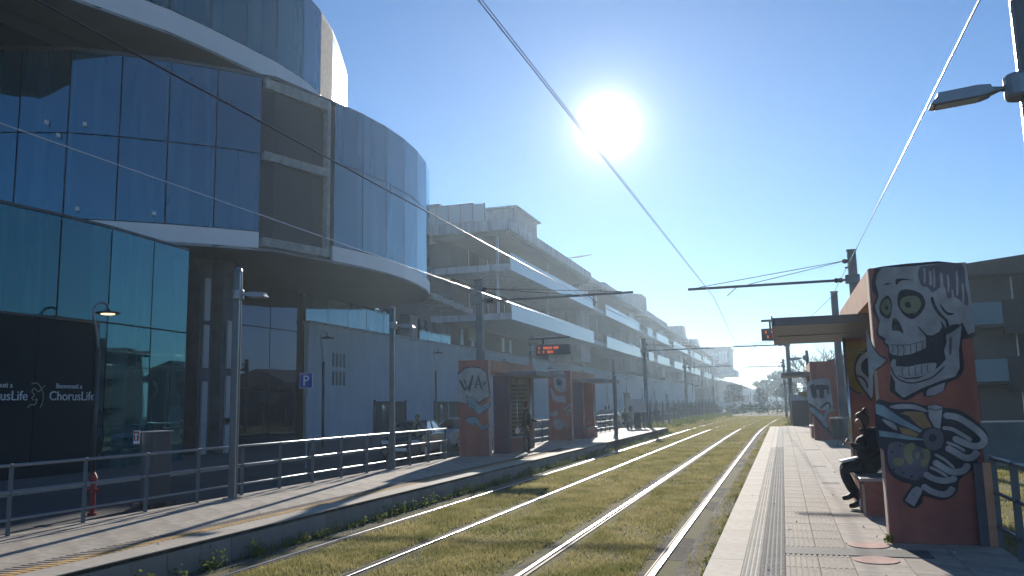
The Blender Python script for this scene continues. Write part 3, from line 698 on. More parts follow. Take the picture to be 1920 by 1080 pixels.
# ---- house behind the right platform
def house(name, label, x0, x1, y0, y1, zt, floors, dark='house_dark', ridge=1.9):
    t = thing(name, label, 'house', ((x0 + x1) / 2, (y0 + y1) / 2, GZ))
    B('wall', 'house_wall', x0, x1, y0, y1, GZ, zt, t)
    ov = 1.3
    xm = (x0 + x1) / 2
    MB().prism([(x0 - ov, zt - .05), (xm, zt + ridge), (x1 + ov, zt - .05), (x1 + ov, zt - .35), (x0 - ov, zt - .35)], y0 - 1.4, y1 + 1.2, 'y').build('roof', 'roof_tile', t)
    h = (zt - GZ) / floors
    for f in range(1, floors):
        z = GZ + f * h
        # balcony along the track side and round the near corner
        B('balcony_slab', 'house_dark', x0 - 1.5, x0, y0 - 1.2, y1 - 3, z - .15, z, t)
        B('balcony_parapet', dark, x0 - 1.5, x0 - 1.4, y0 - 1.2, y1 - 3, z, z + 1.05, t)
        B('balcony_slab', 'house_dark', x0, x1 - 4, y0 - 1.2, y0, z - .15, z, t)
        B('balcony_parapet', dark, x0 + 2.9, x1 - 4, y0 - 1.25, y0 - 1.15, z - .5, z + 1.15, t)
        B('balcony_glass', 'blind', x0 + 1.3, x0 + 2.9, y0 - 1.22, y0 - 1.18, z, z + 1.05, t); B('balcony_parapet', dark, x0 - 1.38, x0 + 1.3, y0 - 1.22, y0 - 1.18, z, z + 1.05, t)
    for f in range(floors):
        z = GZ + f * h + .2
        for q in range(4):
            yw = y0 + 2 + q * (y1 - y0 - 3) / 4
            w = B('window', 'house_dark', x0 - .05, x0 - .01, yw, yw + 1.6, z + .7, z + 2.2, t); B('window_frame', 'white', x0 - .07, x0 - .05, yw - .06, yw, z + .7, z + 2.2, w); B('window_sill', 'slab', x0 - .15, x0 - .05, yw - .1, yw + 1.7, z + .62, z + .7, w)
        for q, (ww) in enumerate((1.0, 1.6, 1.3, 1.6)):
            xw = x0 + .8 + q * 2.9
            if xw + ww < x1: w = B('window', 'house_dark', xw, xw + ww, y0 - .05, y0 - .01, z + .5, z + 2.2, t); B('window_frame', 'white', xw - .06, xw, y0 - .07, y0 - .05, z + .5, z + 2.2, w)
    return t
h1 = house('house', 'dark three storey house with deep balconies and eaves behind the skull pillar', 7.4, 31, 46, 72, 7.75, 3, ridge=1.35)
B('curtain', 'red', 14.4, 14.9, 44.85, 44.9, 3.6, 5.6, h1); B('drain_pipe', 'dark_metal', 12.9, 13.1, 45.7, 45.9, GZ, 8.6, h1)
an = MB().tube([(14.2, 46, 9.4), (14.2, 46, 12.2)], .035, 5)
for z, w in ((12.1, .9), (11.7, .7), (11.3, 1.1), (10.9, .6)): an.tube([(14.2 - w * .3, 46, z), (14.2 + w, 46.2, z + .1)], .02, 4)
tag(an.build('roof_antenna', 'dark_metal'), 'thin television antenna on the roof ridge of the dark house', 'antenna')
h2 = house('house', 'pale lower house farther along behind the far right shelter', 5.5, 14, 84, 100, 5.2, 2)
gw = thing('garden_wall', 'low grey green garden wall between the right lawn and the dark house', 'wall', (10, 24, -.1))
for q in range(8): B('wall_panel', 'garden_wall', 4.2 + q * 1.9 + .01, 6.1 + q * 1.9 - .01, 24.0, 24.18, -.3, .92, gw)
B('wall_cap', 'galv', 4.15, 19.5, 23.97, 24.21, .92, .96, gw)

# ---- trees
def branch(b, p, d, l, r, depth, maxd, rs):
    q = p + d * l; mid = p.lerp(q, .5) + Vector((rs.uniform(-1, 1), rs.uniform(-1, 1), 0)) * l * .06
    b.tube([p, mid, q], [r, r * .85, r * .65], 5 if depth < 2 else 3, cap=False)
    if depth >= maxd: return
    for k in range(3 if depth < maxd - 1 else 4):
        nd = (d + Vector((rs.uniform(-1, 1), rs.uniform(-1, 1), rs.uniform(-.35, .7))) * .75).normalized()
        branch(b, p.lerp(q, rs.uniform(.55, 1)), nd, l * rs.uniform(.6, .8), r * .6, depth + 1, maxd, rs)
def bare_tree(loc, h, label, seed=1):
    rs = random.Random(seed); t = thing('bare_tree', label, 'tree', loc)
    L0 = Vector(loc); MB().tube([L0, L0 + Vector((.05, 0, h * .28))], [h * .022, h * .017], 8).build('trunk', 'bark', t)
    b = MB()
    for k in range(5): branch(b, L0 + Vector((.05, 0, h * rs.uniform(.2, .28))), Vector((rs.uniform(-.7, .7), rs.uniform(-.7, .7), 1)).normalized(), h * .26, h * .011, 0, 4, rs)
    b.build('crown', 'bark', t)
def leafy_tree(loc, h, w, label, m='bush', seed=1, n=2500, size=.25, name='leafy_tree', group=None):
    rs = random.Random(seed); t = thing(name, label, 'tree', loc, group); x, y, z = loc
    b = MB().tube([loc, (x + .1, y, z + h * .55)], [h * .03, h * .015], 6)
    for k in range(4): b.tube([(x, y, z + h * (.3 + .05 * k)), (x + rs.uniform(-.3, .3) * w, y + rs.uniform(-.3, .3) * w, z + h * .7)], [h * .012, h * .005], 4)
    b.build('trunk', 'bark', t)
    cl = []
    for k in range(14):
        a = rs.uniform(0, 6.28); r = rs.uniform(0, .38) * w; zz = rs.uniform(.38, .9) * h; cl.append((x + r * math.cos(a), y + r * math.sin(a), z + zz, w * rs.uniform(.12, .24), w * rs.uniform(.12, .24), h * rs.uniform(.07, .13), n // 14))
    leafcloud('crown', m, cl, t, size, seed)
    return t
bare_tree((3.4, 92, PL), 9.0, 'bare winter tree with fine twigs left of the far right shelter', 4)
far = [(-5.5, 272, 9.2, 9, 'rounded dark tree at the far left end of the hazy tree line'), (-1.5, 250, 9.8, 8, 'tall hazy tree with a spiky top in the far tree line'), (2.0, 262, 11.5, 10, 'broad hazy tree in the middle of the far tree line'), (6.5, 245, 11.0, 10, 'hazy tree just left of the far mast on the right'), (10.5, 225, 9.5, 9, 'dense far tree behind the bare winter tree'), (14.0, 205, 9, 9, 'far tree partly behind the right shelter pillar')]
for i, (x, y, h, w, lb) in enumerate(far): leafy_tree((x, y, GZ), h, w, lb, 'pine' if i % 2 else 'bush', 20 + i, 1600, .45, group='trees beyond the end of the tracks')
for i, (x, y, h, w, lb) in enumerate(((30, 22, 11, 5, 'tall dark conifer far to the right of the platform'), (34, 31, 8, 7, 'spreading tree far right beyond the lawn'), (45, 20, 9, 8, 'wide tree at the far right beyond the lawn'))): leafy_tree((x, y, GZ), h, w, lb, 'pine', 40 + i, 2200, .3)
cl = [(-8.9 + random.uniform(-.5, 1.4) + cx(y), y, PL + .3, .5, .6, random.uniform(.25, .55), 120) for y in [54.5 + i * 1.5 for i in range(34)]]
tag(leafcloud('verge_bushes', 'weed', cl, size=.07, seed=8), 'scrubby bushes along the left of the tracks past the platform', 'bushes', kind='stuff')
tag(leafcloud('low_scrub', 'weed', [(random.uniform(.2, 2.6) + cx(y) * .3, y, PL + .25, .4, .5, random.uniform(.2, .5), 90) for y in [57 + i * 1.6 for i in range(22)]], size=.07, seed=12), 'low dry scrub beyond the end of the right platform', 'bushes', kind='stuff')

hg = []
for i in range(70): hg.append((random.uniform(-16, 9), random.uniform(122, 150), GZ + random.uniform(.4, 1.2), 1.0, 1.6, random.uniform(.5, 1.5), 130))
tag(leafcloud('scrub_mass', 'pine', hg, size=.16, seed=31), 'dark scrub closing the view where the tracks bend away', 'scrub', kind='stuff')
for i, (x, y, h, w, lb) in enumerate(((-9.5, 175, 5.5, 5, 'low dark tree left of the vanishing tracks'), (-4.6, 190, 5.0, 5, 'low dark tree above the vanishing tracks'), (1.0, 168, 5.6, 5.5, 'low dark tree just right of the vanishing tracks'), (5.5, 150, 5.8, 5, 'low dark tree in front of the far mast on the right'))):
    leafy_tree((x, y, GZ), h, w, lb, 'pine', 60 + i, 1500, .3, group='trees beyond the end of the tracks')
# ================================================================ SHELTERS WITH MURALS
MUR = json.loads('''{"skull":[["f","dark",[[1.193,3.111],[1.112,3.047],[1.074,2.953],[1.073,2.84],[1.107,2.769],[1.078,2.693],[1.059,2.607],[1.088,2.52],[1.101,2.442],[1.077,2.366],[1.093,2.297],[1.15,2.243],[1.14,2.223],[1.183,2.17],[1.183,2.069],[1.197,1.95],[1.188,1.832],[1.169,1.682],[1.212,1.639],[1.298,1.571],[1.376,1.586],[1.496,1.657],[1.522,1.607],[1.605,1.605],[1.722,1.668],[1.766,1.749],[1.89,1.812],[1.945,1.925],[1.946,2.114],[1.956,2.222],[2.016,2.236],[2.083,2.258],[2.088,2.31],[2.019,2.605],[2.03,3.085]],0,1],["f","bone",[[1.2,3.102],[1.139,3.027],[1.113,2.925],[1.132,2.811],[1.136,2.767],[1.088,2.658],[1.097,2.58],[1.125,2.484],[1.098,2.373],[1.105,2.322],[1.183,2.267],[1.165,2.265],[1.164,2.226],[1.197,2.202],[1.198,2.11],[1.239,2.083],[1.307,2.072],[1.416,2.085],[1.519,2.123],[1.578,2.15],[1.59,2.238],[1.588,2.28],[1.558,2.327],[1.601,2.292],[1.661,2.289],[1.728,2.324],[1.763,2.381],[1.752,2.465],[1.803,2.362],[1.826,2.319],[1.883,2.333],[1.973,2.421],[2.003,2.336],[2.019,2.281],[2.086,2.307],[2.093,2.393],[2.078,2.769],[2.069,3.098],[1.729,3.103],[1.543,3.093],[1.341,3.093]],0,0],["f","grey",[[1.588,3.066],[1.651,3.087],[2.016,3.086],[2.04,2.856],[2.048,2.604],[1.923,2.712],[1.847,2.699],[1.821,2.845],[1.702,2.776],[1.654,2.838],[1.594,2.859],[1.565,2.973]],0,1],["l","bone",[[1.692,3.024],[1.694,2.938],[1.684,2.853]],0.03,1],["l","bone",[[1.732,3.047],[1.732,2.936],[1.72,2.826]],0.02,1],["l","bone",[[1.804,2.999],[1.803,2.871],[1.789,2.745]],0.03,1],["l","bone",[[1.87,2.969],[1.87,2.867],[1.859,2.766]],0.02,1],["l","bone",[[1.964,3.013],[1.96,2.865],[1.945,2.719]],0.02,1],["l","bone",[[1.634,3.062],[1.635,2.972],[1.625,2.883]],0.02,1],["l","bone",[[1.9,2.797],[1.902,2.704],[1.891,2.612]],0.02,1],["l","bone",[[2.011,2.858],[2.008,2.723],[1.993,2.59]],0.02,1],["f","dark",[[1.33,2.95],[1.385,2.957],[1.439,2.95],[1.511,2.926],[1.476,2.929],[1.407,2.935],[1.367,2.921],[1.329,2.885]],0,1],["f","dark",[[1.195,2.889],[1.225,2.911],[1.272,2.908],[1.263,2.898],[1.231,2.893]],0,1],["f","dark",[[1.339,2.764],[1.366,2.814],[1.429,2.829],[1.52,2.804],[1.586,2.757],[1.617,2.67],[1.595,2.595],[1.544,2.53],[1.479,2.487],[1.426,2.498],[1.369,2.556],[1.336,2.627],[1.327,2.696]],0,1],["f","eye",[[1.356,2.694],[1.391,2.735],[1.47,2.751],[1.538,2.735],[1.568,2.682],[1.559,2.614],[1.508,2.557],[1.445,2.548],[1.393,2.564],[1.355,2.626]],0,1],["f","dark",[[1.401,2.666],[1.422,2.683],[1.448,2.68],[1.465,2.649],[1.455,2.616],[1.428,2.613],[1.406,2.635]],0,1],["f","dark",[[1.217,2.767],[1.244,2.752],[1.266,2.682],[1.253,2.563],[1.225,2.504],[1.178,2.515],[1.135,2.569],[1.132,2.647],[1.162,2.714]],0,1],["f","eye",[[1.214,2.728],[1.241,2.718],[1.255,2.648],[1.242,2.58],[1.212,2.543],[1.178,2.558],[1.151,2.62],[1.168,2.688]],0,1],["f","dark",[[1.206,2.644],[1.223,2.633],[1.215,2.603],[1.195,2.604],[1.189,2.626]],0,1],["f","dark",[[1.271,2.503],[1.302,2.492],[1.336,2.43],[1.362,2.327],[1.329,2.346],[1.284,2.365],[1.249,2.362],[1.25,2.426],[1.258,2.477]],0,1],["l","dark",[[1.518,2.396],[1.559,2.335],[1.608,2.282]],0.014,1],["l","dark",[[1.686,2.726],[1.704,2.623],[1.756,2.519],[1.811,2.449],[1.819,2.365],[1.807,2.315]],0.03,1],["f","dark",[[1.763,2.645],[1.783,2.568],[1.838,2.506],[1.9,2.524],[1.841,2.54],[1.806,2.575]],0,1],["f","dark",[[1.804,2.365],[1.866,2.396],[1.941,2.4],[1.892,2.344],[1.821,2.306],[1.791,2.303]],0,1],["f","dark",[[1.596,2.279],[1.661,2.285],[1.732,2.315],[1.794,2.346],[1.797,2.287],[1.789,2.196],[1.76,2.114],[1.775,2.03],[1.709,1.958],[1.665,1.976],[1.528,1.964],[1.343,1.945],[1.253,1.973],[1.236,2.05],[1.215,2.084],[1.307,2.071],[1.416,2.083],[1.518,2.119],[1.582,2.15]],0,0],["l","dark",[[1.232,2.198],[1.238,2.151],[1.228,2.105]],0.008,1],["l","dark",[[1.286,2.196],[1.291,2.138],[1.28,2.082]],0.008,1],["l","dark",[[1.348,2.196],[1.352,2.135],[1.341,2.075]],0.008,1],["l","dark",[[1.417,2.196],[1.422,2.142],[1.412,2.089]],0.008,1],["l","dark",[[1.479,2.205],[1.484,2.154],[1.474,2.104]],0.008,1],["l","dark",[[1.542,2.219],[1.547,2.174],[1.537,2.131]],0.008,1],["l","grey",[[1.201,2.202],[1.317,2.192],[1.425,2.198],[1.585,2.234]],0.01,1],["f","bone",[[1.791,2.287],[1.828,2.302],[1.883,2.333],[1.959,2.388],[1.943,2.289],[1.909,2.116],[1.899,1.91],[1.847,1.821],[1.694,1.776],[1.499,1.699],[1.316,1.604],[1.293,1.604],[1.223,1.681],[1.23,1.781],[1.191,1.874],[1.2,2.0],[1.235,2.041],[1.257,2.024],[1.251,1.948],[1.273,1.838],[1.347,1.803],[1.47,1.807],[1.596,1.87],[1.692,1.933],[1.77,2.014],[1.76,2.114],[1.794,2.204]],0,0],["l","dark",[[1.205,1.95],[1.222,1.865],[1.286,1.796],[1.39,1.76],[1.513,1.781],[1.631,1.828],[1.752,1.94]],0.016,1],["f","bone",[[1.251,1.948],[1.298,1.951],[1.359,1.945],[1.405,1.947],[1.483,1.965],[1.658,1.978],[1.662,1.934],[1.636,1.894],[1.549,1.847],[1.441,1.825],[1.334,1.824],[1.268,1.864]],0,1],["l","dark",[[1.32,1.942],[1.31,1.89],[1.316,1.837]],0.008,1],["l","dark",[[1.389,1.944],[1.379,1.889],[1.385,1.835]],0.008,1],["l","dark",[[1.455,1.954],[1.444,1.894],[1.449,1.833]],0.008,1],["l","dark",[[1.52,1.956],[1.51,1.902],[1.515,1.848]],0.008,1],["l","dark",[[1.581,1.962],[1.571,1.917],[1.578,1.871]],0.008,1],["l","grey",[[1.84,2.268],[1.826,2.144],[1.815,2.062]],0.03,1],["f","bone",[[1.566,1.689],[1.675,1.735],[1.741,1.757],[1.715,1.669],[1.628,1.621],[1.539,1.609],[1.545,1.665]],0,0],["f","pale",[[0.967,2.385],[1.004,2.289],[1.028,2.185],[1.075,2.09],[1.153,2.027],[1.089,1.962],[1.028,1.93],[0.994,1.838],[0.981,1.67],[0.957,1.67],[0.962,2.051]],0,0],["l","dark",[[0.997,2.306],[1.035,2.176],[1.098,2.08],[1.168,2.027],[1.096,1.953],[1.019,1.914]],0.012,1],["l","pink",[[1.416,1.614],[1.492,1.617]],0.012,0],["l","pink",[[1.414,1.589],[1.483,1.592]],0.012,0],["l","pink",[[1.412,1.56],[1.492,1.563]],0.012,0],["l","pink",[[1.41,1.535],[1.501,1.538]],0.012,0],["f","dark",[[1.007,1.558],[1.161,1.549],[1.382,1.544],[1.524,1.502],[1.622,1.526],[1.713,1.479],[1.853,1.45],[1.996,1.344],[2.101,1.214],[2.108,1.099],[2.025,1.01],[1.991,0.896],[1.913,0.794],[1.788,0.691],[1.767,0.589],[1.702,0.512],[1.581,0.473],[1.419,0.521],[1.402,0.457],[1.312,0.379],[1.21,0.454],[1.227,0.519],[1.309,0.636],[1.226,0.661],[1.111,0.738],[1.07,0.842],[1.057,1.0],[0.991,1.106]],0,1],["f","steel",[[1.005,1.538],[1.085,1.517],[1.247,1.381],[1.466,1.234],[1.439,1.208],[1.24,1.302],[1.003,1.425]],0,0],["f","bone",[[1.145,1.502],[1.258,1.527],[1.416,1.517],[1.521,1.462],[1.524,1.436],[1.376,1.472],[1.217,1.474]],0,1],["f","rust",[[1.25,1.421],[1.313,1.446],[1.494,1.436],[1.534,1.337],[1.565,1.272],[1.479,1.247],[1.411,1.3],[1.366,1.353],[1.345,1.393]],0,0],["f","steel",[[1.014,1.238],[1.172,1.21],[1.375,1.156],[1.54,1.122],[1.348,1.127],[1.021,1.172]],0,0],["f","bone",[[1.06,1.364],[1.18,1.316],[1.205,1.236],[1.117,1.29]],0,1],["f","rust",[[1.226,1.276],[1.334,1.248],[1.426,1.195],[1.399,1.156],[1.256,1.196]],0,0],["f","bone",[[1.542,1.501],[1.621,1.517],[1.69,1.485],[1.668,1.362],[1.646,1.245],[1.589,1.271],[1.544,1.377]],0,0],["l","dark",[[1.546,1.475],[1.616,1.454],[1.687,1.472]],0.01,1],["f","iron",[[1.474,1.194],[1.551,1.252],[1.645,1.232],[1.673,1.141],[1.629,1.037],[1.532,1.018],[1.477,1.077]],0,1],["f","dark",[[1.526,1.168],[1.57,1.193],[1.603,1.154],[1.575,1.109],[1.528,1.116]],0,1],["f","iron",[[1.105,1.066],[1.189,1.111],[1.273,1.091],[1.427,1.051],[1.528,0.973],[1.495,0.856],[1.461,0.74],[1.349,0.688],[1.219,0.726],[1.127,0.79],[1.086,0.895]],0,1],["f","ochre",[[1.269,1.052],[1.346,1.097],[1.379,1.064],[1.336,0.973],[1.342,0.895],[1.302,0.856],[1.256,0.96]],0,1],["f","ochre",[[1.142,0.908],[1.199,0.934],[1.252,0.908],[1.23,0.856],[1.156,0.849]],0,1],["f","ochre",[[1.435,1.012],[1.508,1.025],[1.52,0.947],[1.47,0.844],[1.423,0.856]],0,1],["f","grey",[[1.348,0.973],[1.4,1.025],[1.457,0.986],[1.452,0.921],[1.389,0.882],[1.349,0.908]],0,1],["f","ochre",[[1.373,0.986],[1.41,0.993],[1.418,0.947],[1.386,0.921]],0,1],["f","dark",[[1.116,1.0],[1.132,1.016],[1.146,1.0],[1.13,0.984]],0,1],["f","dark",[[1.207,1.065],[1.223,1.081],[1.236,1.065],[1.22,1.049]],0,1],["f","dark",[[1.126,0.803],[1.141,0.819],[1.155,0.804],[1.139,0.788]],0,1],["f","dark",[[1.22,0.765],[1.236,0.78],[1.249,0.765],[1.233,0.749]],0,1],["f","dark",[[1.302,0.726],[1.317,0.742],[1.331,0.727],[1.315,0.711]],0,1],["f","dark",[[1.385,0.714],[1.4,0.73],[1.414,0.714],[1.398,0.699]],0,1],["l","bone",[[1.689,1.394],[1.823,1.372],[1.956,1.28],[2.062,1.163],[2.055,1.087],[1.982,1.055],[1.88,1.088],[1.763,1.153]],0.07,1],["l","bone",[[1.665,1.258],[1.765,1.243],[1.865,1.178],[1.947,1.119]],0.042,1],["l","bone",[[1.683,1.05],[1.767,0.998],[1.867,0.934],[1.95,0.947],[1.99,1.01]],0.07,1],["l","bone",[[1.693,1.102],[1.785,1.063],[1.873,1.004]],0.03,1],["l","bone",[[1.546,0.895],[1.635,0.831],[1.725,0.78],[1.832,0.793],[1.896,0.87]],0.07,1],["l","bone",[[1.564,0.973],[1.665,0.908],[1.752,0.819]],0.03,1],["l","bone",[[1.445,0.766],[1.53,0.709],[1.646,0.684],[1.766,0.717]],0.066,1],["l","bone",[[1.504,0.831],[1.584,0.792],[1.674,0.729]],0.03,1],["l","bone",[[1.411,0.637],[1.495,0.574],[1.61,0.537],[1.683,0.563],[1.717,0.621]],0.066,1],["f","bone",[[1.312,0.597],[1.356,0.623],[1.414,0.598],[1.398,0.547],[1.314,0.404],[1.229,0.467],[1.264,0.532]],0,0],["l","dark",[[1.284,0.558],[1.346,0.501]],0.01,1]],"yellow":[["f","yellow",[[1.059,2.586],[1.47,2.568],[1.464,1.824],[1.336,1.651],[1.24,1.689],[1.069,1.835]],0,0],["l","dark",[[1.069,1.835],[1.208,1.707],[1.306,1.687]],0.03,1],["f","dark",[[1.428,2.445],[1.288,2.344],[1.209,2.168],[1.211,1.973],[1.281,1.794],[1.384,1.633],[1.464,1.613],[1.526,2.441]],0,1],["f","bone",[[1.458,2.408],[1.319,2.307],[1.241,2.149],[1.244,1.972],[1.315,1.81],[1.403,1.667],[1.467,1.648],[1.524,2.406]],0,1],["f","dark",[[1.416,2.285],[1.326,2.182],[1.333,2.057],[1.424,1.949],[1.489,1.947],[1.514,2.282]],0,1],["l","dark",[[1.237,1.989],[1.325,1.951],[1.384,1.861],[1.394,1.773]],0.03,1],["l","ochre",[[1.159,2.402],[1.295,2.433],[1.409,2.41]],0.02,1],["l","ochre",[[1.173,2.357],[1.291,2.379],[1.422,2.365]],0.02,1]],"far":[["f","bone",[[0.986,2.179],[1.155,2.36],[1.471,2.405],[1.819,2.382],[1.858,1.828],[1.854,1.216],[1.426,1.183],[1.238,1.268],[0.979,1.478]],0,1],["l","dark",[[1.123,2.175],[1.193,2.049],[1.243,1.637]],0.2,1],["l","dark",[[1.273,2.068],[1.527,2.082],[1.814,2.034]],0.19,1],["l","dark",[[1.487,2.063],[1.51,1.836],[1.477,1.632]],0.18,1],["l","dark",[[1.756,2.035],[1.747,1.789]],0.18,1],["l","dark",[[0.976,1.437],[1.235,1.227],[1.476,0.774],[1.745,0.204]],0.1,1],["l","steel",[[1.043,1.271],[1.407,0.898],[1.611,0.488]],0.16,1],["l","dark",[[1.39,1.224],[1.717,1.463],[1.777,1.217],[1.487,0.937]],0.08,1],["l","steel",[[1.52,0.855],[1.694,1.137],[1.928,1.174]],0.1,1],["l","dark",[[1.068,1.066],[1.39,0.653],[1.851,0.082]],0.08,1]],"wa":[["f","dark",[[-10.122,2.704],[-9.914,2.867],[-9.617,2.912],[-9.323,2.862],[-9.098,2.687],[-9.024,2.291],[-8.999,1.867],[-9.161,1.841],[-9.375,1.664],[-9.503,1.757],[-9.733,1.671],[-9.897,1.674],[-10.127,1.74]],0,0],["f","bone",[[-10.116,2.627],[-9.882,2.819],[-9.618,2.863],[-9.324,2.816],[-9.131,2.658],[-9.073,2.262],[-9.031,1.898],[-9.177,1.871],[-9.39,1.725],[-9.503,1.803],[-9.795,1.946],[-9.815,1.672],[-10.12,1.77]],0,0],["l","dark",[[-10.052,2.456],[-9.874,2.13]],0.2,0],["l","dark",[[-9.903,2.467],[-9.743,2.112],[-9.589,2.611]],0.18,0],["l","dark",[[-9.874,2.13],[-9.791,2.22]],0.14,0],["l","dark",[[-9.513,2.182],[-9.419,2.575],[-9.286,2.146]],0.18,0],["l","dark",[[-9.479,2.303],[-9.299,2.313]],0.1,0],["l","dark",[[-9.235,2.266],[-9.136,2.4]],0.15,0],["f","dark",[[-9.837,1.96],[-9.472,1.835],[-9.525,1.77],[-9.354,1.583],[-9.006,1.726],[-9.009,1.56],[-9.393,1.302],[-9.685,1.573],[-9.773,1.525]],0,0],["f","steel",[[-9.811,1.931],[-9.47,1.817],[-9.52,1.757],[-9.36,1.588],[-9.034,1.717],[-9.037,1.567],[-9.396,1.333],[-9.669,1.579],[-9.751,1.535]],0,0],["f","dark",[[-9.924,1.188],[-9.655,1.287],[-9.496,1.267],[-9.272,0.925],[-9.025,1.024],[-9.044,0.906],[-9.274,0.807],[-9.569,1.098],[-9.66,0.947]],0,0],["f","steel",[[-9.887,1.174],[-9.641,1.261],[-9.495,1.244],[-9.289,0.941],[-9.062,1.028],[-9.08,0.924],[-9.291,0.836],[-9.562,1.094],[-9.645,0.96]],0,0],["l","iron",[[-9.485,0.793],[-9.422,0.703]],0.05,1],["l","iron",[[-9.374,0.643],[-9.362,0.434]],0.05,1],["l","iron",[[-9.227,0.791],[-9.327,0.613]],0.03,1],["l","pink",[[-9.08,1.478],[-9.085,0.611]],0.07,1]],"wiz":[["f","bone",[[-9.778,3.07],[-9.307,3.074],[-9.24,2.714],[-9.235,2.225],[-9.49,2.156],[-9.759,2.351],[-9.807,2.73]],0,1],["f","iron",[[-9.691,2.689],[-9.551,2.761],[-9.398,2.643],[-9.443,2.456],[-9.638,2.461]],0,1],["f","dark",[[-9.603,2.592],[-9.535,2.628],[-9.498,2.552],[-9.558,2.516]],0,1],["f","bone",[[-9.995,2.357],[-9.858,2.316],[-9.731,1.974],[-9.261,2.001],[-9.252,1.664],[-9.582,1.708],[-9.854,1.789]],0,0],["l","bone",[[-9.927,1.265],[-9.832,1.151],[-9.672,1.298]],0.2,1],["l","bone",[[-9.721,0.925],[-9.73,0.627],[-9.498,0.588],[-9.569,0.811],[-9.721,0.925]],0.17,1],["l","bone",[[-9.568,0.849],[-9.228,0.547]],0.18,1],["l","bone",[[-9.358,1.367],[-9.001,1.622]],0.18,1],["l","bone",[[-9.284,1.254],[-9.009,1.361]],0.16,1],["l","bone",[[-9.838,0.964],[-9.847,0.629]],0.08,1],["l","bone",[[-9.251,1.067],[-9.131,1.177]],0.1,1]]}''')
PM = ['paint_' + k for k in ('dark', 'bone', 'grey', 'eye', 'pale', 'steel', 'rust', 'iron', 'ochre', 'pink', 'yellow')]
def mural(key, y, parent):
    """flat paint on a wall that faces the camera side; each coat lies a fraction of a millimetre over the last"""
    b = MB(); d = .0015
    for kind, mname, pts, w, sm in MUR[key]:
        b.k = PM.index('paint_' + mname)
        P = [Vector((u, v, 0)) for u, v in pts]
        if kind == 'f':
            if sm: P = spline(P, 3, True)
            base = len(b.v); b.v += [(p.x, y - d, p.y) for p in P]
            for tri in tessellate_polygon([P]): b.f.append(tuple(base + i for i in tri)); b.m.append(b.k)
        else:
            if sm and len(P) > 2: P = spline(P, 4)
            n = len(P); base = len(b.v)
            for i, p in enumerate(P):
                t = (P[min(i + 1, n - 1)] - P[max(i - 1, 0)]); t = t.normalized() if t.length > 1e-6 else Vector((1, 0, 0)); nn = Vector((-t.y, t.x, 0)); e = .35 if (i in (0, n - 1)) else 1
                for s_ in (-1, 1): b.v.append((p.x + nn.x * s_ * w / 2 * e, y - d, p.y + nn.y * s_ * w / 2 * e))
            for i in range(n - 1): b.f.append((base + 2 * i, base + 2 * i + 1, base + 2 * i + 3, base + 2 * i + 2)); b.m.append(b.k)
        d += .0004
    return b.build('mural', PM, parent)
def shelter(label, xi, xo, y0, L=5.06, key=None, rear=None):
    s = 1 if xo > xi else -1                             # from the track outwards
    t = thing('platform_shelter', label, 'shelter', ((xi + xo) / 2, y0 + L / 2, 0), 'painted tram shelters on both platforms')
    w1 = B('front_wall', 'terracotta', xi + s * .012, xo, y0, y0 + .24, 0, 3.1, t, bev=.008)
    B('wall_edge', 'wall_edge', xi, xi + s * .012, y0 + .004, y0 + .236, 0, 3.09, t)  # paler strip: sunlight on the track-side edge is put into its colour
    w2 = B('rear_wall', 'terracotta', xi + s * .05, xo, y0 + L, y0 + L + .24, 0, 3.1, t, bev=.008)
    B('top_beam', 'terracotta_pale', xi + s * .002, xi + s * .24, y0 + .24, y0 + L, 2.74, 3.095, t)  # same terracotta beam, tinted lighter to stand for the sun on it
    B('top_beam', 'terracotta', xo - s * .24, xo - s * .004, y0 + .24, y0 + L, 2.74, 3.095, t)
    cn = B('canopy', 'canopy', xi + s * .3, xi - s * 1.10, y0 + 1.70, y0 + 5.75, 2.62, 2.735, t, bev=.006)
    B('fascia', 'canopy', xi - s * 1.10, xi - s * 1.12, y0 + 1.68, y0 + 5.77, 2.60, 2.76, t)
    B('joint_strip', 'canopy_pale', xi - s * 1.05, xi + s * .02, y0 + 3.6, y0 + 3.66, 2.605, 2.62, t)
    for yy in (y0 + 2.4, y0 + 5.0): B('canopy_bracket', 'galv', xi - s * .9, xi, yy, yy + .06, 2.735, 2.80, t)
    for u in (.02, .56): MB().tube([(xi + s * u, y0 + L - .28, 0), (xi + s * u, y0 + L - .28, 2.62)], .028, 8).build('post', 'wire_bright', t, smooth=True)
    B('post', 'galv', xi + s * .9, xi + s * .96, y0 + L - .3, y0 + L - .24, 0, 2.62, t)
    if key: mural(key, y0, w1)
    if rear: mural(rear, y0 + L, w2)
    return t
s1 = shelter('terracotta shelter with the large laughing skull mural beside the seated person', 1.04, 2.06, 10.34, key='skull', rear='yellow')
s2 = shelter('far right shelter with a white bubble letter mural on its front wall', 1.12, 2.10, 35.4, key='far')
s3 = shelter('left shelter painted with white bubble letters and two blue zigzag arrows', -9.05, -10.1, 25.5, key='wa')
s4 = shelter('second left shelter painted with a pale figure, behind the standing person', -9.0, -10.05, 36.4, key='wiz')
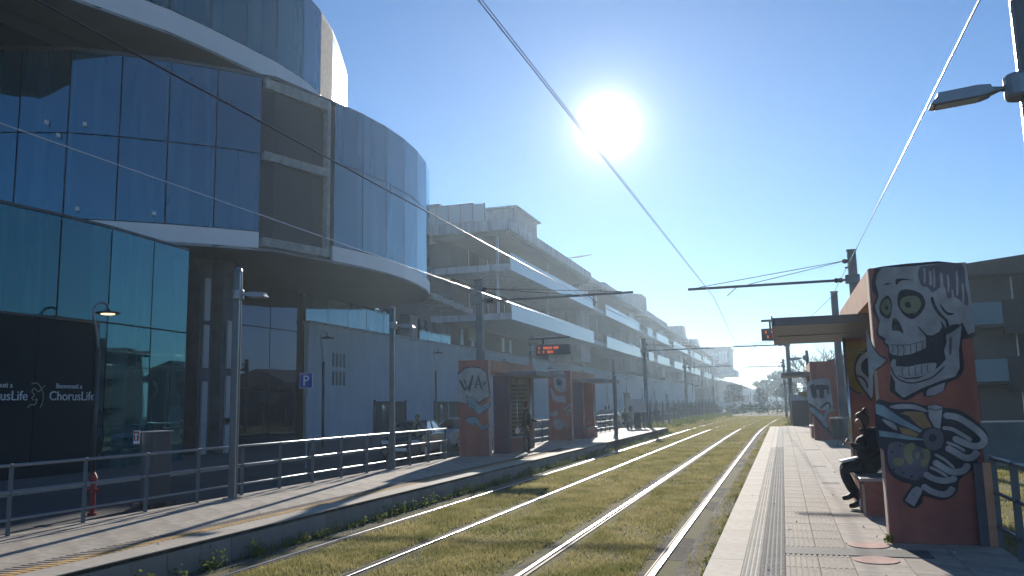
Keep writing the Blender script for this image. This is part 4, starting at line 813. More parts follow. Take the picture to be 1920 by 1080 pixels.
# bare frame plates at the outer edge of the skull wall
B('edge_plate', 'paint_grey', 1.93, 2.02, 10.27, 10.335, 0, .88, s1); B('edge_plate', 'terracotta_pale', 2.02, 2.10, 10.27, 10.335, 0, .88, s1)
for s, x0, y0 in ((s3, -9.42, 27.0), (s4, -9.4, 38.0)):
    B('back_panel', 'navy_panel', x0, x0 + .56, y0, y0 + .1, 0, 2.62, s)
nb = B('notice_board', 'paint_ochre', -9.98, -9.12, 30.50, 30.54, .1, 2.6, s3)
for q in range(14): B('notice_line', 'paint_dark', -9.9, -9.25 - .03 * (q % 4), 30.49, 30.50, .3 + q * .155, .36 + q * .155, nb)
def bench(label, x0, x1, y0, y1):
    t = thing('bench', label, 'bench', ((x0 + x1) / 2, (y0 + y1) / 2, 0), 'brick box benches inside the shelters')
    B('base', 'brick_box', x0 + .03, x1, y0 + .03, y1 - .03, 0, .46, t, bev=.006); B('seat', 'bench_top', x0, x1, y0, y1, .46, .505, t, bev=.008)
    B('corner_trim', 'wall_edge', x0 + .018, x0 + .05, y0 + .018, y0 + .05, 0, .42, t)
    return t
bench('brick box bench with a grey lid under the seated person', .95, 1.62, 12.57, 14.9)
bench('brick box bench inside the far right shelter', 1.05, 1.7, 37.0, 39.0)
bench('low pale box bench in the left shelter with the arrows', -9.62, -9.05, 27.4, 29.2)
bench('reddish box bench inside the second left shelter', -9.4, -8.75, 38.4, 40.6)

# ================================================================ FENCES
def fence(label, x, ys_, post='rail_post', zb=0, grp='tubular railings along the platforms'):
    t = thing('railing', label, 'railing', (x, ys_[0], zb), grp)
    for y in ys_:
        p = MB().box(x - .035, x + .035, y - .008, y + .008, zb - .05, zb + .93).build('post', post, t)
        MB().tube([(x, y - .02, zb + .93), (x, y + .02, zb + .93)], .03, 8).build('saddle', post, p)
    for z in (.93, .57, .21): MB().tube([(x, ys_[0] - .1, zb + z), (x, ys_[-1] + .1, zb + z)], .019 if z < .9 else .024, 8).build('rail', 'galv', t, smooth=True)
    return t
fence('long grey railing along the left platform up to the first painted shelter', -10.02, [4.98 + 1.275 * i for i in range(16)])
fence('short railing between the two left shelters behind the standing person', -10.02, [31.2, 32.5, 33.8, 35.1, 36.2])
fence('railing at the far end of the left platform beyond the second shelter', -10.02, [42.2 + 1.3 * i for i in range(9)])
fence('dark railing at the far right edge in front of the sunlit lawn', 2.12, [9.42 - 1.5 * i for i in range(2, -1, -1)] + [10.28], 'mast_paint')
fence('railing on the right platform between the two painted shelters', 2.16, [16.2 + 1.5 * i for i in range(12)], 'mast_paint')
pf = thing('picket_fence', 'dark picket fence of tall thin bars along the left of the far tracks', 'fence', (-10, 55, GZ))
for i in range(110):
    y = 55 + i * .55; x = -9.9 + cx(y) * .6
    if i % 6 == 0: B('post', 'dark_metal', x - .05, x + .05, y - .05, y + .05, GZ, 1.75, pf)
    else: B('picket', 'dark_metal', x - .02, x + .02, y - .02, y + .02, GZ + .1, 1.55, pf)
ts = thing('far_track_fence', 'grey fence of posts and mesh closing off the far end of the tracks', 'fence', (0, 120, GZ))
for i in range(22):
    y = 118; x = -14 + i * 1.1; B('post', 'dark_metal', x - .04, x + .04, y, y + .08, GZ, 2.6 + (i % 3) * .8, ts)
for z in (.6, 1.4, 2.1): B('rail', 'galv', -14, 9.2, 118.02, 118.06, z, z + .05, ts)
cb = thing('equipment_cabinet', 'dark green equipment cabinet with a sloping lid at the end of the right platform', 'cabinet', (1.4, 56, 0))
B('body', 'house_dark', .55, 2.4, 55, 56.2, -.4, 1.55, cb); MB().prism([(.45, 2.05), (1.7, 1.6), (2.5, 1.6), (2.5, 1.55), (.5, 1.55)], 54.9, 56.3, 'y').build('lid', 'galv', cb); B('side', 'brick_box', .50, .55, 55, 56.2, -.4, 1.5, cb)
B('warning_plate', 'paint_yellow', .95, 1.5, 54.95, 55.0, 1.62, 2.1, cb)

# ================================================================ MASTS, LAMPS, WIRES
def mast(label, x, y, h, arm=None, side=-1, zarm=5.3, base=0, w=.13, lamp=None):
    t = thing('tram_mast', label, 'mast', (x, y, base), 'tall masts that carry the tram wires')
    b = MB().box(x - w, x + w, y - w * .75, y + w * .75, base - .4, h)
    b.build('pole', 'mast_paint', t, bev=.02)
    B('channel', 'wire_bright', x - w - .012, x - w - .002, y - .02, y + .02, base, h - .1, t)
    B('base_plate', 'galv', x - w * 1.7, x + w * 1.7, y - w * 1.6, y + w * 1.6, base, base + .03, t)
    if arm:
        xe = x + side * arm
        a_ = MB().tube([(x, y - .12, zarm), (xe, y - .12, zarm)], .045, 8).build('bracket_arm', 'mast_paint', t, smooth=True)
        B('clamp', 'mast_paint', x - w - .12, x + w + .05, y - .2, y - .04, zarm - .12, zarm + .16, t, bev=.02)
        for e in (.62, .93): MB().tube([(x + side * w, y - .1, h - .3), (x + side * arm * e, y - .12, zarm + .05)], .011, 4).build('stay_wire', 'wire', t)
        MB().lathe((x + side * .45, y - .12, zarm), [(.06, -.12), (.085, -.06), (.06, 0), (.085, .06), (.06, .12)], 8, 'x').build('insulator', 'rubber', t)
        MB().lathe((x + side * .22, y - .1, h - .33), [(.05, -.08), (.08, 0), (.05, .08)], 8, 'x').build('insulator', 'rubber', t)
        xc = x + side * (arm - 1.25)
        MB().tube([(xc + .35 * -side, y - .12, zarm), (xc, y - .14, zarm - .3), (xc + .8 * -side * .1, y - .6, zarm - .3)], .012, 4).build('steady_arm', 'wire', t)
        B('feeder_hook', 'mast_paint', x - w - .10, x - w, y - .06, y + .02, h - .55, h - .50, t)
    B('cap', 'dark_metal', x - w - .02, x + w + .02, y - w - .01, y + w + .01, h, h + .04, t)
    return t
def area_lamp(x, y, z, side, s, post):
    """flat lamp head as a part of its post; collar, knuckle and lens are its sub-parts"""
    X = lambda u: x + side * u * s
    a = [(X(.30), z - .06 * s), (X(.42), z - .10 * s), (X(.98), z - .145 * s), (X(1.02), z - .13 * s), (X(.93), z - .03 * s), (X(.93), z + .01 * s), (X(.50), z + .05 * s), (X(.33), z + .04 * s)]
    h = MB().prism(a, y - .13 * s, y + .13 * s, 'y').build('lamp_head', 'galv', post, bev=.012)
    MB().lathe((X(0), y, z), [(.15 * s, -.15 * s), (.17 * s, -.12 * s), (.17 * s, .12 * s), (.15 * s, .15 * s)], 14).build('collar', 'galv', h, smooth=False)
    MB().tube([(X(.12), y, z - .01), (X(.20), y, z), (X(.30), y, z - .01), (X(.34), y, z - .01)], [.045 * s, .03 * s, .055 * s, .06 * s], 8).build('knuckle', 'galv', h, smooth=True)
    MB().prism([(X(.46), z - .108 * s), (X(.94), z - .147 * s), (X(.94), z - .152 * s), (X(.46), z - .113 * s)], y - .10 * s, y + .10 * s, 'y').build('lens', 'lens', h)
nm_ = mast('near mast at the right edge of the picture carrying the big lamp head', 2.56, 9.0, 5.62, base=-.1)
area_lamp(2.42, 9.0, 4.62, -1, .80, nm_)
mast('mast rising behind the skull shelter with the longest bracket arm', 2.38, 28.0, 6.25, 5.15, -1, 5.32)
mast('shorter looking mast top just left of the mast behind the skull shelter', 2.30, 36.3, 5.95)
mast('slim mast past the end of the right platform under the arrival screen', .55, 59, 6.0, 3.6, -1, 5.3, GZ)
mast('second mast beyond the right platform, thinner', .35, 96, 6.0, 4.0, -1, 5.3, GZ)
mast('third mast beyond the right platform, small and hazy', .5, 148, 6.0, 5.0, -1, 5.3, GZ)
mast('left mast above the first painted shelter with an arm reaching over the track', -10.2, 27.9, 6.1, 5.6, 1, 5.33)
for x, y, lb in ((-9.3, 60, 'left mast just past the end of the left platform'), (-9.9, 92, 'left mast in front of the far door in the grey wall'), (-11.0, 124, 'left mast where the terraces begin to shrink'), (-11.6, 152, 'left mast below the cantilevered blue box'), (-12.0, 205, 'small left mast between the blue box and the station'), (-12.6, 262, 'tiny left mast in front of the far station')):
    mast(lb, x, y, 6.1, 5.0 if y != 124 else None, 1, 5.33, GZ)
def pole_lamp(label, x, y, h=4.32, head=3.78, base=0):
    t = thing('lamp_post', label, 'lamp post', (x, y, base), 'square lamp posts on the left platform')
    MB().box(x - .075, x + .075, y - .05, y + .05, base - .05, h - .05).build('pole', 'mast_paint', t, bev=.02)
    MB().lathe((x, y, h - .05), [(.08, 0), (.07, .03), (.03, .06)], 10).build('cap', 'galv', t)
    B('edge_strip', 'wire_bright', x + .075, x + .083, y - .045, y - .03, base, h - .1, t)
    B('base_plate', 'galv', x - .13, x + .13, y - .11, y + .11, base, base + .02, t)
    return t
for x, y, l_ in ((-9.78, 13.3, 'nearest lamp post on the left platform'), (-9.9, 20.2, 'second lamp post on the left platform, before the parked cars'), (-9.3, 31.2, 'lamp post behind the standing person')):
    area_lamp(x + .02, y, 3.80, 1, .62, pole_lamp(l_, x, y))
pole_lamp('short dark signal post near the edge of the left platform beyond the second shelter', -7.85, 40.8, 3.0)
pole_lamp('lamp post at the far end of the left platform', -9.7, 50.2)
area_lamp(1.40, 49, 3.9, -1, .9, pole_lamp('lamp post rising above the far right shelter', 1.45, 49))

def wire(label, pts, r=.011, m='wire', name='tram_wire'):
    return tag(MB().tube(pts, r, 5).build(name, m, smooth=True), label, 'wire')
def sag(a, b, s, n=8):
    a, b = Vector(a), Vector(b); return [a.lerp(b, i / n) - Vector((0, 0, s * 4 * (i / n) * (1 - i / n))) for i in range(n + 1)]
c1 = sag((-2.62, -22, 5.02), (-1.96, 28, 5.02), .0, 2) + sag((-1.96, 28, 5.02), (-2.62, 59, 5.02), .03)[1:] + [(-2.0, 96, 5.02), (-1.2, 148, 5.02)]
wire('pair of contact wires running over the right hand track towards the sun', c1, .0055)
wire('second strand of the contact wire beside the first over the right hand track', [Vector(p) + Vector((.016, 0, .018)) for p in c1], .0045)
wire('contact wire over the left hand track crossing in front of the glass building', [(-5.45, -22, 5.0), (-5.72, 12, 5.0), (-5.9, 28, 5.02), (-5.4, 60, 5.02), (-4.9, 92, 5.02), (-4.2, 152, 5.02)], .012)
wire('lower bright feeder cable strung along the left masts', sag((-9.98, -20, 5.62), (-9.98, 28, 5.62), .04) + sag((-9.98, 28, 5.62), (-9.1, 60, 5.6), .1)[1:] + [(-9.7, 92, 5.6), (-11.4, 152, 5.6)], .012, 'wire_bright')
wire('bright feeder cable rising to the upper right from the mast behind the skull shelter', sag((2.24, -22, 5.78), (2.24, 28, 5.78), .05) + sag((2.24, 28, 5.78), (2.17, 36.3, 5.75), .02)[1:] + sag((2.17, 36.3, 5.75), (.42, 59, 5.7), .05)[1:], .012, 'wire_bright')

# arrival screens
def screen(label, x, y, z, w, post=None):
    t = thing('arrival_screen', label, 'screen', (x, y, z), 'electronic arrival screens above the platforms')
    B('housing', 'dark_metal', x - w / 2, x + w / 2, y - .12, y + .12, z, z + .38, t, bev=.01)
    B('hanger', 'dark_metal', x - w / 2 + .25, x - w / 2 + .31, y - .03, y + .03, z + .38, z + .62, t); B('hanger', 'dark_metal', x - w / 2 + .25, x + w / 2, y - .03, y + .03, z + .60, z + .66, t)
    b = MB()                                             # lit dot rows of the display, too small to read as words
    rs = random.Random(5)
    for row in range(2):
        xx = x - w / 2 + .12
        while xx < x - w / 2 + .12 + (w * .62 if row == 0 else w * .42):
            cw = rs.uniform(.03, .055)
            if rs.random() < .86:
                b.box(xx, xx + cw, y - .128, y - .121, z + .22 - row * .15, z + .30 - row * .15)
            xx += cw + .015
    b.build('lit_text', 'led', t)
    return t
sc = screen('orange lit arrival screen hanging left of the right canopy', .24, 27.8, 3.50, 1.5); MB().tube([(-.5, 27.8, 4.14), (2.3, 27.8, 4.14)], .04, 8).build('arm', 'mast_paint', sc)
sc = screen('dim orange arrival screen above the left platform behind the standing person', -7.95, 29.6, 3.42, 1.3); MB().tube([(-9.3, 31.1, 4.04), (-8.9, 29.6, 4.06), (-8.4, 29.6, 4.06)], .04, 8).build('arm', 'mast_paint', sc)

# curved street lamps along the grey wall
def curved_lamp(x, y, dz=0):
    t = thing('street_lamp', 'x', 'street lamp', (x, y, GZ), 'curved street lamps along the grey wall')
    MB().tube([(x, y, GZ), (x, y, 3.35 + dz)], .055, 8).build('pole', 'dark_metal', t, smooth=True)
    pts = spline([(x, y, 3.35 + dz), (x + .02, y - .10, 3.75 + dz), (x + .02, y - .22, 4.15 + dz), (x + .02, y - .18, 4.38 + dz), (x + .02, y + .0, 4.50 + dz), (x + .02, y + .16, 4.48 + dz), (x + .02, y + .22, 4.38 + dz)], 4)
    MB().tube([tuple(p) for p in pts], .032, 7).build('neck', 'galv', t, smooth=True)
    MB().lathe((x + .02, y + .22, 4.22 + dz), [(.27, .02), (.30, .045), (.22, .075), (.07, .10), (.03, .14)], 18).build('shade', 'dark_metal', t, smooth=True)
    MB().lathe((x + .02, y + .22, 4.22 + dz), [(.15, .005), (.17, .02)], 14).build('diffuser', 'lens', t)
    return t
cl0 = curved_lamp(-15.85, 16.15, -.2); cl0.location = (-21.87, 22.29, -1.2); cl0.scale = (1.38,) * 3; cl0['label'] = 'curved street lamp with a warm glow above the navy hoarding'
next(c for c in cl0.children if c.name.startswith('diffuser')).data.materials[0] = MATS['lamp_glow']
cln = curved_lamp(-16.4, 27.6); cln.location = (-22.63, 38.09, -1.2); cln.scale = (1.38,) * 3; cln['label'] = 'curved street lamp beside the parking sign'
lb = ['curved street lamp behind the parked silver car', 'curved street lamp just left of the second left shelter', 'curved street lamp right after the second left shelter', 'curved street lamp by the small dark door in the wall', 'curved street lamp near the tall far door', 'curved street lamp sixth along the grey wall', 'curved street lamp seventh along the grey wall', 'curved street lamp eighth along the grey wall', 'farthest curved street lamp along the grey wall']
for i, l_ in enumerate(lb): dup(cln, (-22.63, 52.9 + i * 14.8, -1.2), l_)

# ================================================================ STREET THINGS ON THE LEFT
t = thing('parking_sign', 'blue parking sign with a white P on a grey pole', 'sign', (-16.1, 26, GZ))
MB().tube([(-16.1, 26, GZ), (-16.1, 26, 2.9)], .035, 8).build('pole', 'galv', t)
B('plate', 'sign_white', -16.36, -15.84, 25.93, 25.95, 2.36, 2.90, t); B('plate_face', 'sign_blue', -16.345, -15.855, 25.92, 25.93, 2.375, 2.885, t)
text('letter', 'P', .52, (-16.1, 25.915, 2.45), (R(90), 0, 0), 'sign_white', t, .004, 'CENTER')
t = thing('grey_cabinet', 'grey box cabinet behind the left railing', 'cabinet', (-13.4, 15.4, GZ))
B('body', 'grey_cab', -13.50, -13.20, 15.1, 15.7, GZ, 1.18, t, bev=.01); B('lid', 'canopy_pale', -13.52, -13.18, 15.07, 15.73, 1.18, 1.20, t); B('plinth', 'old_concrete', -13.62, -13.1, 15.0, 15.8, GZ, GZ + .1, t)
t = thing('warning_notice', 'small red and white notice on the grey cabinet', 'notice', (-13.9, 15.05, 1))
B('board', 'sign_white', -13.66, -13.50, 15.03, 15.05, .93, 1.22, t); B('red_symbol', 'red', -13.645, -13.515, 15.022, 15.03, 1.0, 1.20, t); B('white_stroke', 'sign_white', -13.60, -13.56, 15.016, 15.022, 1.02, 1.17, t); B('white_bar', 'sign_white', -13.63, -13.53, 15.016, 15.022, 1.12, 1.15, t)
t = thing('fire_hydrant', 'red fire hydrant behind the left railing', 'hydrant', (-13.55, 13.85, GZ))
MB().lathe((-13.55, 13.85, GZ), [(.09, 0), (.09, .05), (.055, .06), (.055, .64), (.075, .66), (.075, .76), (.05, .82), (.02, .87)], 14).build('body', 'red', t, smooth=False)
for sx in (-1, 1): MB().lathe((-13.55, 13.85, GZ + .5), [(.045, sx * .06), (.045, sx * .14)], 10, 'x').build('outlet', 'red', t)

# ================================================================ CARS
def car(label, x, y, rz, paint, loc_z=GZ, grp='parked cars beside the grey wall'):
    t = thing('parked_car', label, 'car', (0, 0, 0), grp)
    side = [(-2.1, .28), (-2.12, .62), (-2.02, .88), (-1.35, .96), (-.85, 1.02), (1.85, 1.0), (2.05, .88), (2.1, .5), (2.02, .28)]
    b = MB()                                             # nose at -x
    secs = [(-.84, .0), (-.80, .03), (.80, .03), (.84, 0)]
    b.prism(side, -.82, .82, 'y'); body = b.build('body', paint, t, bev=.06)
    cab = [(-1.10, .98), (-.30, 1.44), (.15, 1.50), (1.2, 1.47), (1.95, 1.02)]
    v = MB(); n = len(cab)
    for s_, w0, w1 in ((-1, .78, .60), (1, .78, .60)):
        for (px, pz) in cab: v.v.append((px, s_ * (w0 if pz < 1.2 else w1), pz))
    for i in range(n - 1): v.f.append((i, i + 1, n + i + 1, n + i)); v.m.append(0)
    v.f.append(tuple(range(n))); v.m.append(0); v.f.append(tuple(range(n, 2 * n))); v.m.append(0); v.f.append((0, n - 1, 2 * n - 1, n)); v.m.append(0)
    cabo = v.build('cabin', 'car_glass', t, bev=.03)
    MB().prism([(-.28, 1.455), (.15, 1.515), (1.22, 1.485), (1.2, 1.45), (.15, 1.48), (-.28, 1.42)], -.61, .61, 'y').build('roof', paint, t, bev=.01)
    for s_ in (-1, 1):
        for (p0, p1) in (((-1.08, .99), (-.28, 1.45)), ((.35, 1.0), (.38, 1.48)), ((1.95, 1.02), (1.2, 1.47))):
            MB().tube([(p0[0], s_ * .785, p0[1]), (p1[0], s_ * .605, p1[1])], .035, 5).build('window_pillar', paint, t)
        B('headlight', 'lens', -2.13, -1.95, s_ * .45, s_ * .76, .66, .80, t, bev=.02); B('mirror', paint, -.95, -.8, s_ * .83, s_ * .98, .98, 1.1, t, bev=.02)
        for wx in (-1.32, 1.3):
            w = MB().lathe((wx, s_ * .72, .32), [(.30, -.10), (.32, -.08), (.32, .08), (.30, .10)], 18, 'y').build('wheel', 'rubber', t); MB().lathe((wx, s_ * .74, .32), [(.19, s_ * .03), (.17, s_ * .1)], 12, 'y').build('rim', 'hub', w)
    B('bumper', paint, -2.17, -2.05, -.75, .75, .32, .56, t, bev=.03); B('grille', 'black', -2.14, -2.10, -.40, .40, .60, .76, t); B('number_plate', 'sign_white', -2.185, -2.17, -.26, .26, .40, .50, t)
    t.location = (x, y, loc_z); t.rotation_euler.z = rz
    return t
car('dark teal car with a bright windscreen nearest behind the left railing', -14.6, 31.8, R(100), 'car_dark')
car('silver car behind the dark one, half hidden by the first left shelter', -15.2, 38.4, R(80), 'car_silver')
car('black car parked far off behind the second left shelter', -15.0, 74, R(85), 'car_black')
car('pale car next to the far black car', -15.2, 81, R(85), 'car_silver')
car('small white car crossing far beyond the end of the tracks', -13, 235, R(5), 'white_metal', grp='cars on the far road')

# ================================================================ PEOPLE
def skin_mesh(name, verts, edges, radii, mats, pick, parent=None, root=0, sub=2):
    me = bpy.data.meshes.new(name); me.from_pydata([tuple(v) for v in verts], edges, [])
    o = bpy.data.objects.new(name, me); col.objects.link(o)
    sk = o.modifiers.new('skin', 'SKIN'); me_sv = me.skin_vertices if len(me.skin_vertices) else None
    if not me.skin_vertices:
        bm = bmesh.new(); bm.from_mesh(me); bm.verts.layers.skin.verify(); bm.to_mesh(me); bm.free()
    for i, r in enumerate(radii):
        rr = r if isinstance(r, tuple) else (r, r); me.skin_vertices[0].data[i].radius = rr
    me.skin_vertices[0].data[root].use_root = True
    ss = o.modifiers.new('sub', 'SUBSURF'); ss.levels = sub; ss.render_levels = sub
    dg = bpy.context.evaluated_depsgraph_get(); nm = bpy.data.meshes.new_from_object(o.evaluated_get(dg)); o.modifiers.clear(); o.data = nm; nm.name = name
    nm.materials.clear()
    for m in mats: nm.materials.append(MATS[m])
    for p in nm.polygons: p.use_smooth = True; p.material_index = pick(p.center)
    if parent: o.parent = parent
    return o
class Sk:
    def __init__(s): s.v = []; s.e = []; s.r = []
    def add(s, p, r, par=None):
        s.v.append(Vector(p)); s.r.append(r)
        if par is not None: s.e.append((par, len(s.v) - 1))
        return len(s.v) - 1
    def chain(s, par, pts):
        for p, r in pts: par = s.add(p, r, par)
        return par
    def hand(s, par, wrist, d, up, curl=.6):
        """palm, four fingers and a thumb leaving the palm's side"""
        d = Vector(d).normalized(); up = Vector(up); up = (up - d * up.dot(d)).normalized(); sd = d.cross(up)
        palm = s.add(wrist + d * .045, (.034, .020), par); kn = s.add(wrist + d * .085, (.036, .017), palm)
        for k, (o_, l) in enumerate(((-.030, .062), (-.010, .072), (.011, .068), (.030, .052))):
            b0 = wrist + d * .090 + sd * o_; d1 = (d - up * curl * .5).normalized(); d2 = (d - up * curl * 1.6).normalized()
            s.chain(kn, [(b0, .0095), (b0 + d1 * l * .5, .0085), (b0 + d1 * l * .5 + d2 * l * .5, .0075)])
        b0 = wrist + d * .03 - sd * .03; s.chain(palm, [(b0, .012), (b0 + (d - sd * .9).normalized() * .035, .010), (b0 + (d * 1.3 - sd * .7 - up * .3).normalized() * .062, .009)])
def head_parts(t, c, look, hair_m, bun=False, r=.105, hair_long=0):
    """hair as a cap shell round the skull"""
    c = Vector(c); look = Vector(look).normalized(); b = bmesh.new(); bmesh.ops.create_icosphere(b, subdivisions=3, radius=1)
    rs = random.Random(3)
    upv = Vector((0, 0, 1)); back = -look
    for v in list(b.verts):
        d = v.co.normalized(); f = d.dot(look)
        if f > .45 and d.z < .45: v.tag = True
        k = 1 + .05 * rs.uniform(-1, 1)
        v.co = Vector((d.x * r * 1.02 * k, d.y * r * 1.02 * k, d.z * r * 1.16 * k)) + back * .018 + Vector((0, 0, .022))
        if d.z < -.1: v.co.z -= hair_long * abs(d.z)
    bmesh.ops.delete(b, geom=[v for v in b.verts if v.tag], context='VERTS')
    if bun: bmesh.ops.create_icosphere(b, subdivisions=2, radius=.05, matrix=Matrix.Translation(back * .085 + Vector((0, 0, .115))))
    me = bpy.data.meshes.new('hair'); b.to_mesh(me); b.free(); me.materials.append(MATS[hair_m])
    for p in me.polygons: p.use_smooth = True
    o = bpy.data.objects.new('hair', me); col.objects.link(o); o.parent = t; o.location = c
    md = o.modifiers.new('solid', 'SOLIDIFY'); md.thickness = .012
    return o
def face(sk, neck, c, look, r=.085):
    """skull, jaw, nose and ears as extra skin vertices"""
    c = Vector(c); look = Vector(look).normalized(); upv = Vector((0, 0, 1)); upv = (upv - look * upv.dot(look)).normalized(); sd = look.cross(upv)
    h0 = sk.add(c - upv * .06, (.062, .066), neck); h1 = sk.add(c + upv * .015, (.078, .090), h0); sk.add(c + upv * .075, (.060, .070), h1)
    sk.add(c - upv * .015 + look * .098, (.012, .012), h1)       # nose
    sk.add(c - upv * .088 + look * .045, (.036, .034), h0)      # chin
    for s_ in (-1, 1): sk.add(c + sd * s_ * .088 - upv * .01, (.010, .018), h1)
    return h1
def eyes(t, c, look):
    c = Vector(c); look = Vector(look).normalized(); upv = Vector((0, 0, 1)); sd = look.cross(upv).normalized()
    for s_ in (-1, 1): MB().lathe(tuple(c + look * .083 + sd * s_ * .03 + upv * .005), [(.008, -.006), (.011, 0), (.008, .006)], 8).build('eye', 'black', None).parent = t
    MB().box(-.02, .02, -.004, .004, -.003, .003).build('mouth', 'brick_box', None)
    o = col.objects[-1]; o.parent = t; o.location = c + look * .088 - upv * .055; o.rotation_euler.z = math.atan2(look.y, look.x) + R(90)

# --- seated person, built round its own origin below the seat
t = thing('person', 'person in a black padded coat sitting bent over a phone on the brick bench', 'person', (1.30, 13.55, 0))
s = Sk(); pel = s.add((0, 0, .60), (.155, .17))
sp = s.chain(pel, [((-.015, 0, .76), (.145, .17)), ((-.03, 0, .92), (.150, .185)), ((-.065, 0, 1.06), (.105, .17))])
nk = s.chain(sp, [((-.12, 0, 1.14), .055), ((-.15, 0, 1.17), .052)])
look = Vector((-.80, 0, -.55)); hc = (-.20, 0, 1.25); face(s, nk, hc, look)
for sy in (-1, 1):
    kz = .60 if sy < 0 else .63
    an = Vector((-.38, -.06, .20)) if sy > 0 else Vector((-.30, -.16, .10))
    s.chain(pel, [((-.10, sy * .09, .58), .11), ((-.32, sy * .11, .60), .105), ((-.50, sy * .11, kz - .02), .092), (Vector((-.47, sy * .09, .45)), .080), (Vector((-.47, sy * .06, .45)).lerp(an, .55), .070), (an, .052), (an + Vector((-.09, -.02, -.05)), .042), (an + Vector((-.17, -.03, -.06)), .032)])
    el = Vector((-.12, sy * .25, .82)); wr = Vector((-.36, sy * .06, .92))
    a_ = s.chain(sp, [((-.05, sy * .19, 1.03), .095), ((-.08, sy * .25, .93), .088), (el, .080), (el.lerp(wr, .5), .068), (wr, .036)])
    s.hand(a_, wr, Vector((-.9, -sy * .25, .25)), (0, 0, -1), 1.1)
def pk(c):
    if (Vector(c) - Vector(hc)).length < .135 and c.x < -.08: return 1
    if c.x < -.37 and .86 < c.z < 1.02 : return 1
    if c.z < .17 or (c.z < .24 and c.x < -.42): return 3
    return 0 if c.z > .53 and not (c.x < -.16 and c.z < .70) else 2
skin_mesh('body', s.v, s.e, s.r, ('coat_black', 'skin', 'trousers', 'shoe'), pk, t)
head_parts(t, hc, look, 'hair', True, .108, .03); eyes(t, hc, look)
# collar and hem of the coat
cb_ = MB(); 
for i in range(14):
    a = 2 * math.pi * i / 14; cb_.v.append((-.10 + .085 * math.cos(a), .10 * math.sin(a), 1.09)); cb_.v.append((-.125 + .085 * math.cos(a), .09 * math.sin(a), 1.16))
for i in range(14): j = (i + 1) % 14; cb_.f.append((2 * i, 2 * j, 2 * j + 1, 2 * i + 1)); cb_.m.append(0)
o = cb_.build('collar', 'coat_black', None); o.parent = t; md = o.modifiers.new('s', 'SOLIDIFY'); md.thickness = .03
sk2 = Sk(); r0 = sk2.add((.02, 0, .56), (.27, .28)); sk2.chain(r0, [((-.03, 0, .70), (.28, .28)), ((-.06, 0, .84), (.275, .28)), ((-.07, 0, .98), (.245, .27)), ((-.09, 0, 1.10), (.16, .20))])
r1 = sk2.add((-.20, 0, .60), (.13, .22), r0)
skin_mesh('coat', sk2.v, sk2.e, sk2.r, ('coat_black',), lambda c: 0, t)
ph = thing('phone', 'phone held in both hands by the seated person', 'phone', (.86, 13.55, .95)); o = MB().box(-.01, .01, -.036, .036, -.06, .06).build('phone_body', 'black', None, bev=.004); o.parent = ph; o.rotation_euler = (0, R(35), 0)
pb = MB().box(-.13, .13, -.10, .10, 0, .035).build('folded_paper', 'bag_white', None, bev=.01); pb.location = (.90, 13.52, .685); pb.rotation_euler = (0, R(-12), R(8)); tag(pb, 'white folded paper lying on the lap of the seated person', 'paper')
def sack(name, label, loc, w, h, m, handle=True):
    t_ = thing(name, label, 'bag', loc); b = bmesh.new(); bmesh.ops.create_icosphere(b, subdivisions=3, radius=1); rs = random.Random(9)
    for v in b.verts:
        d = v.co; k = 1 + .12 * math.sin(7 * d.x + 3 * d.z) * rs.uniform(.6, 1); q = 1 - .45 * max(0, d.z); v.co = Vector((d.x * w * k * q, d.y * w * .6 * k * q, max(-.85, d.z) * h * .5 + h * .42))
    me = bpy.data.meshes.new('sack'); b.to_mesh(me); b.free(); me.materials.append(MATS[m]); o_ = bpy.data.objects.new('sack', me); col.objects.link(o_); o_.parent = t_
    if handle: MB().tube([(-w * .4, 0, h * .85), (-w * .2, 0, h * 1.15), (w * .2, 0, h * 1.15), (w * .4, 0, h * .85)], .008, 5).build('handle', m, None).parent = t_
    return t_
sack('plastic_bag', 'white plastic bag on the ground against the bench', (1.05, 13.15, 0), .10, .27, 'bag_white')

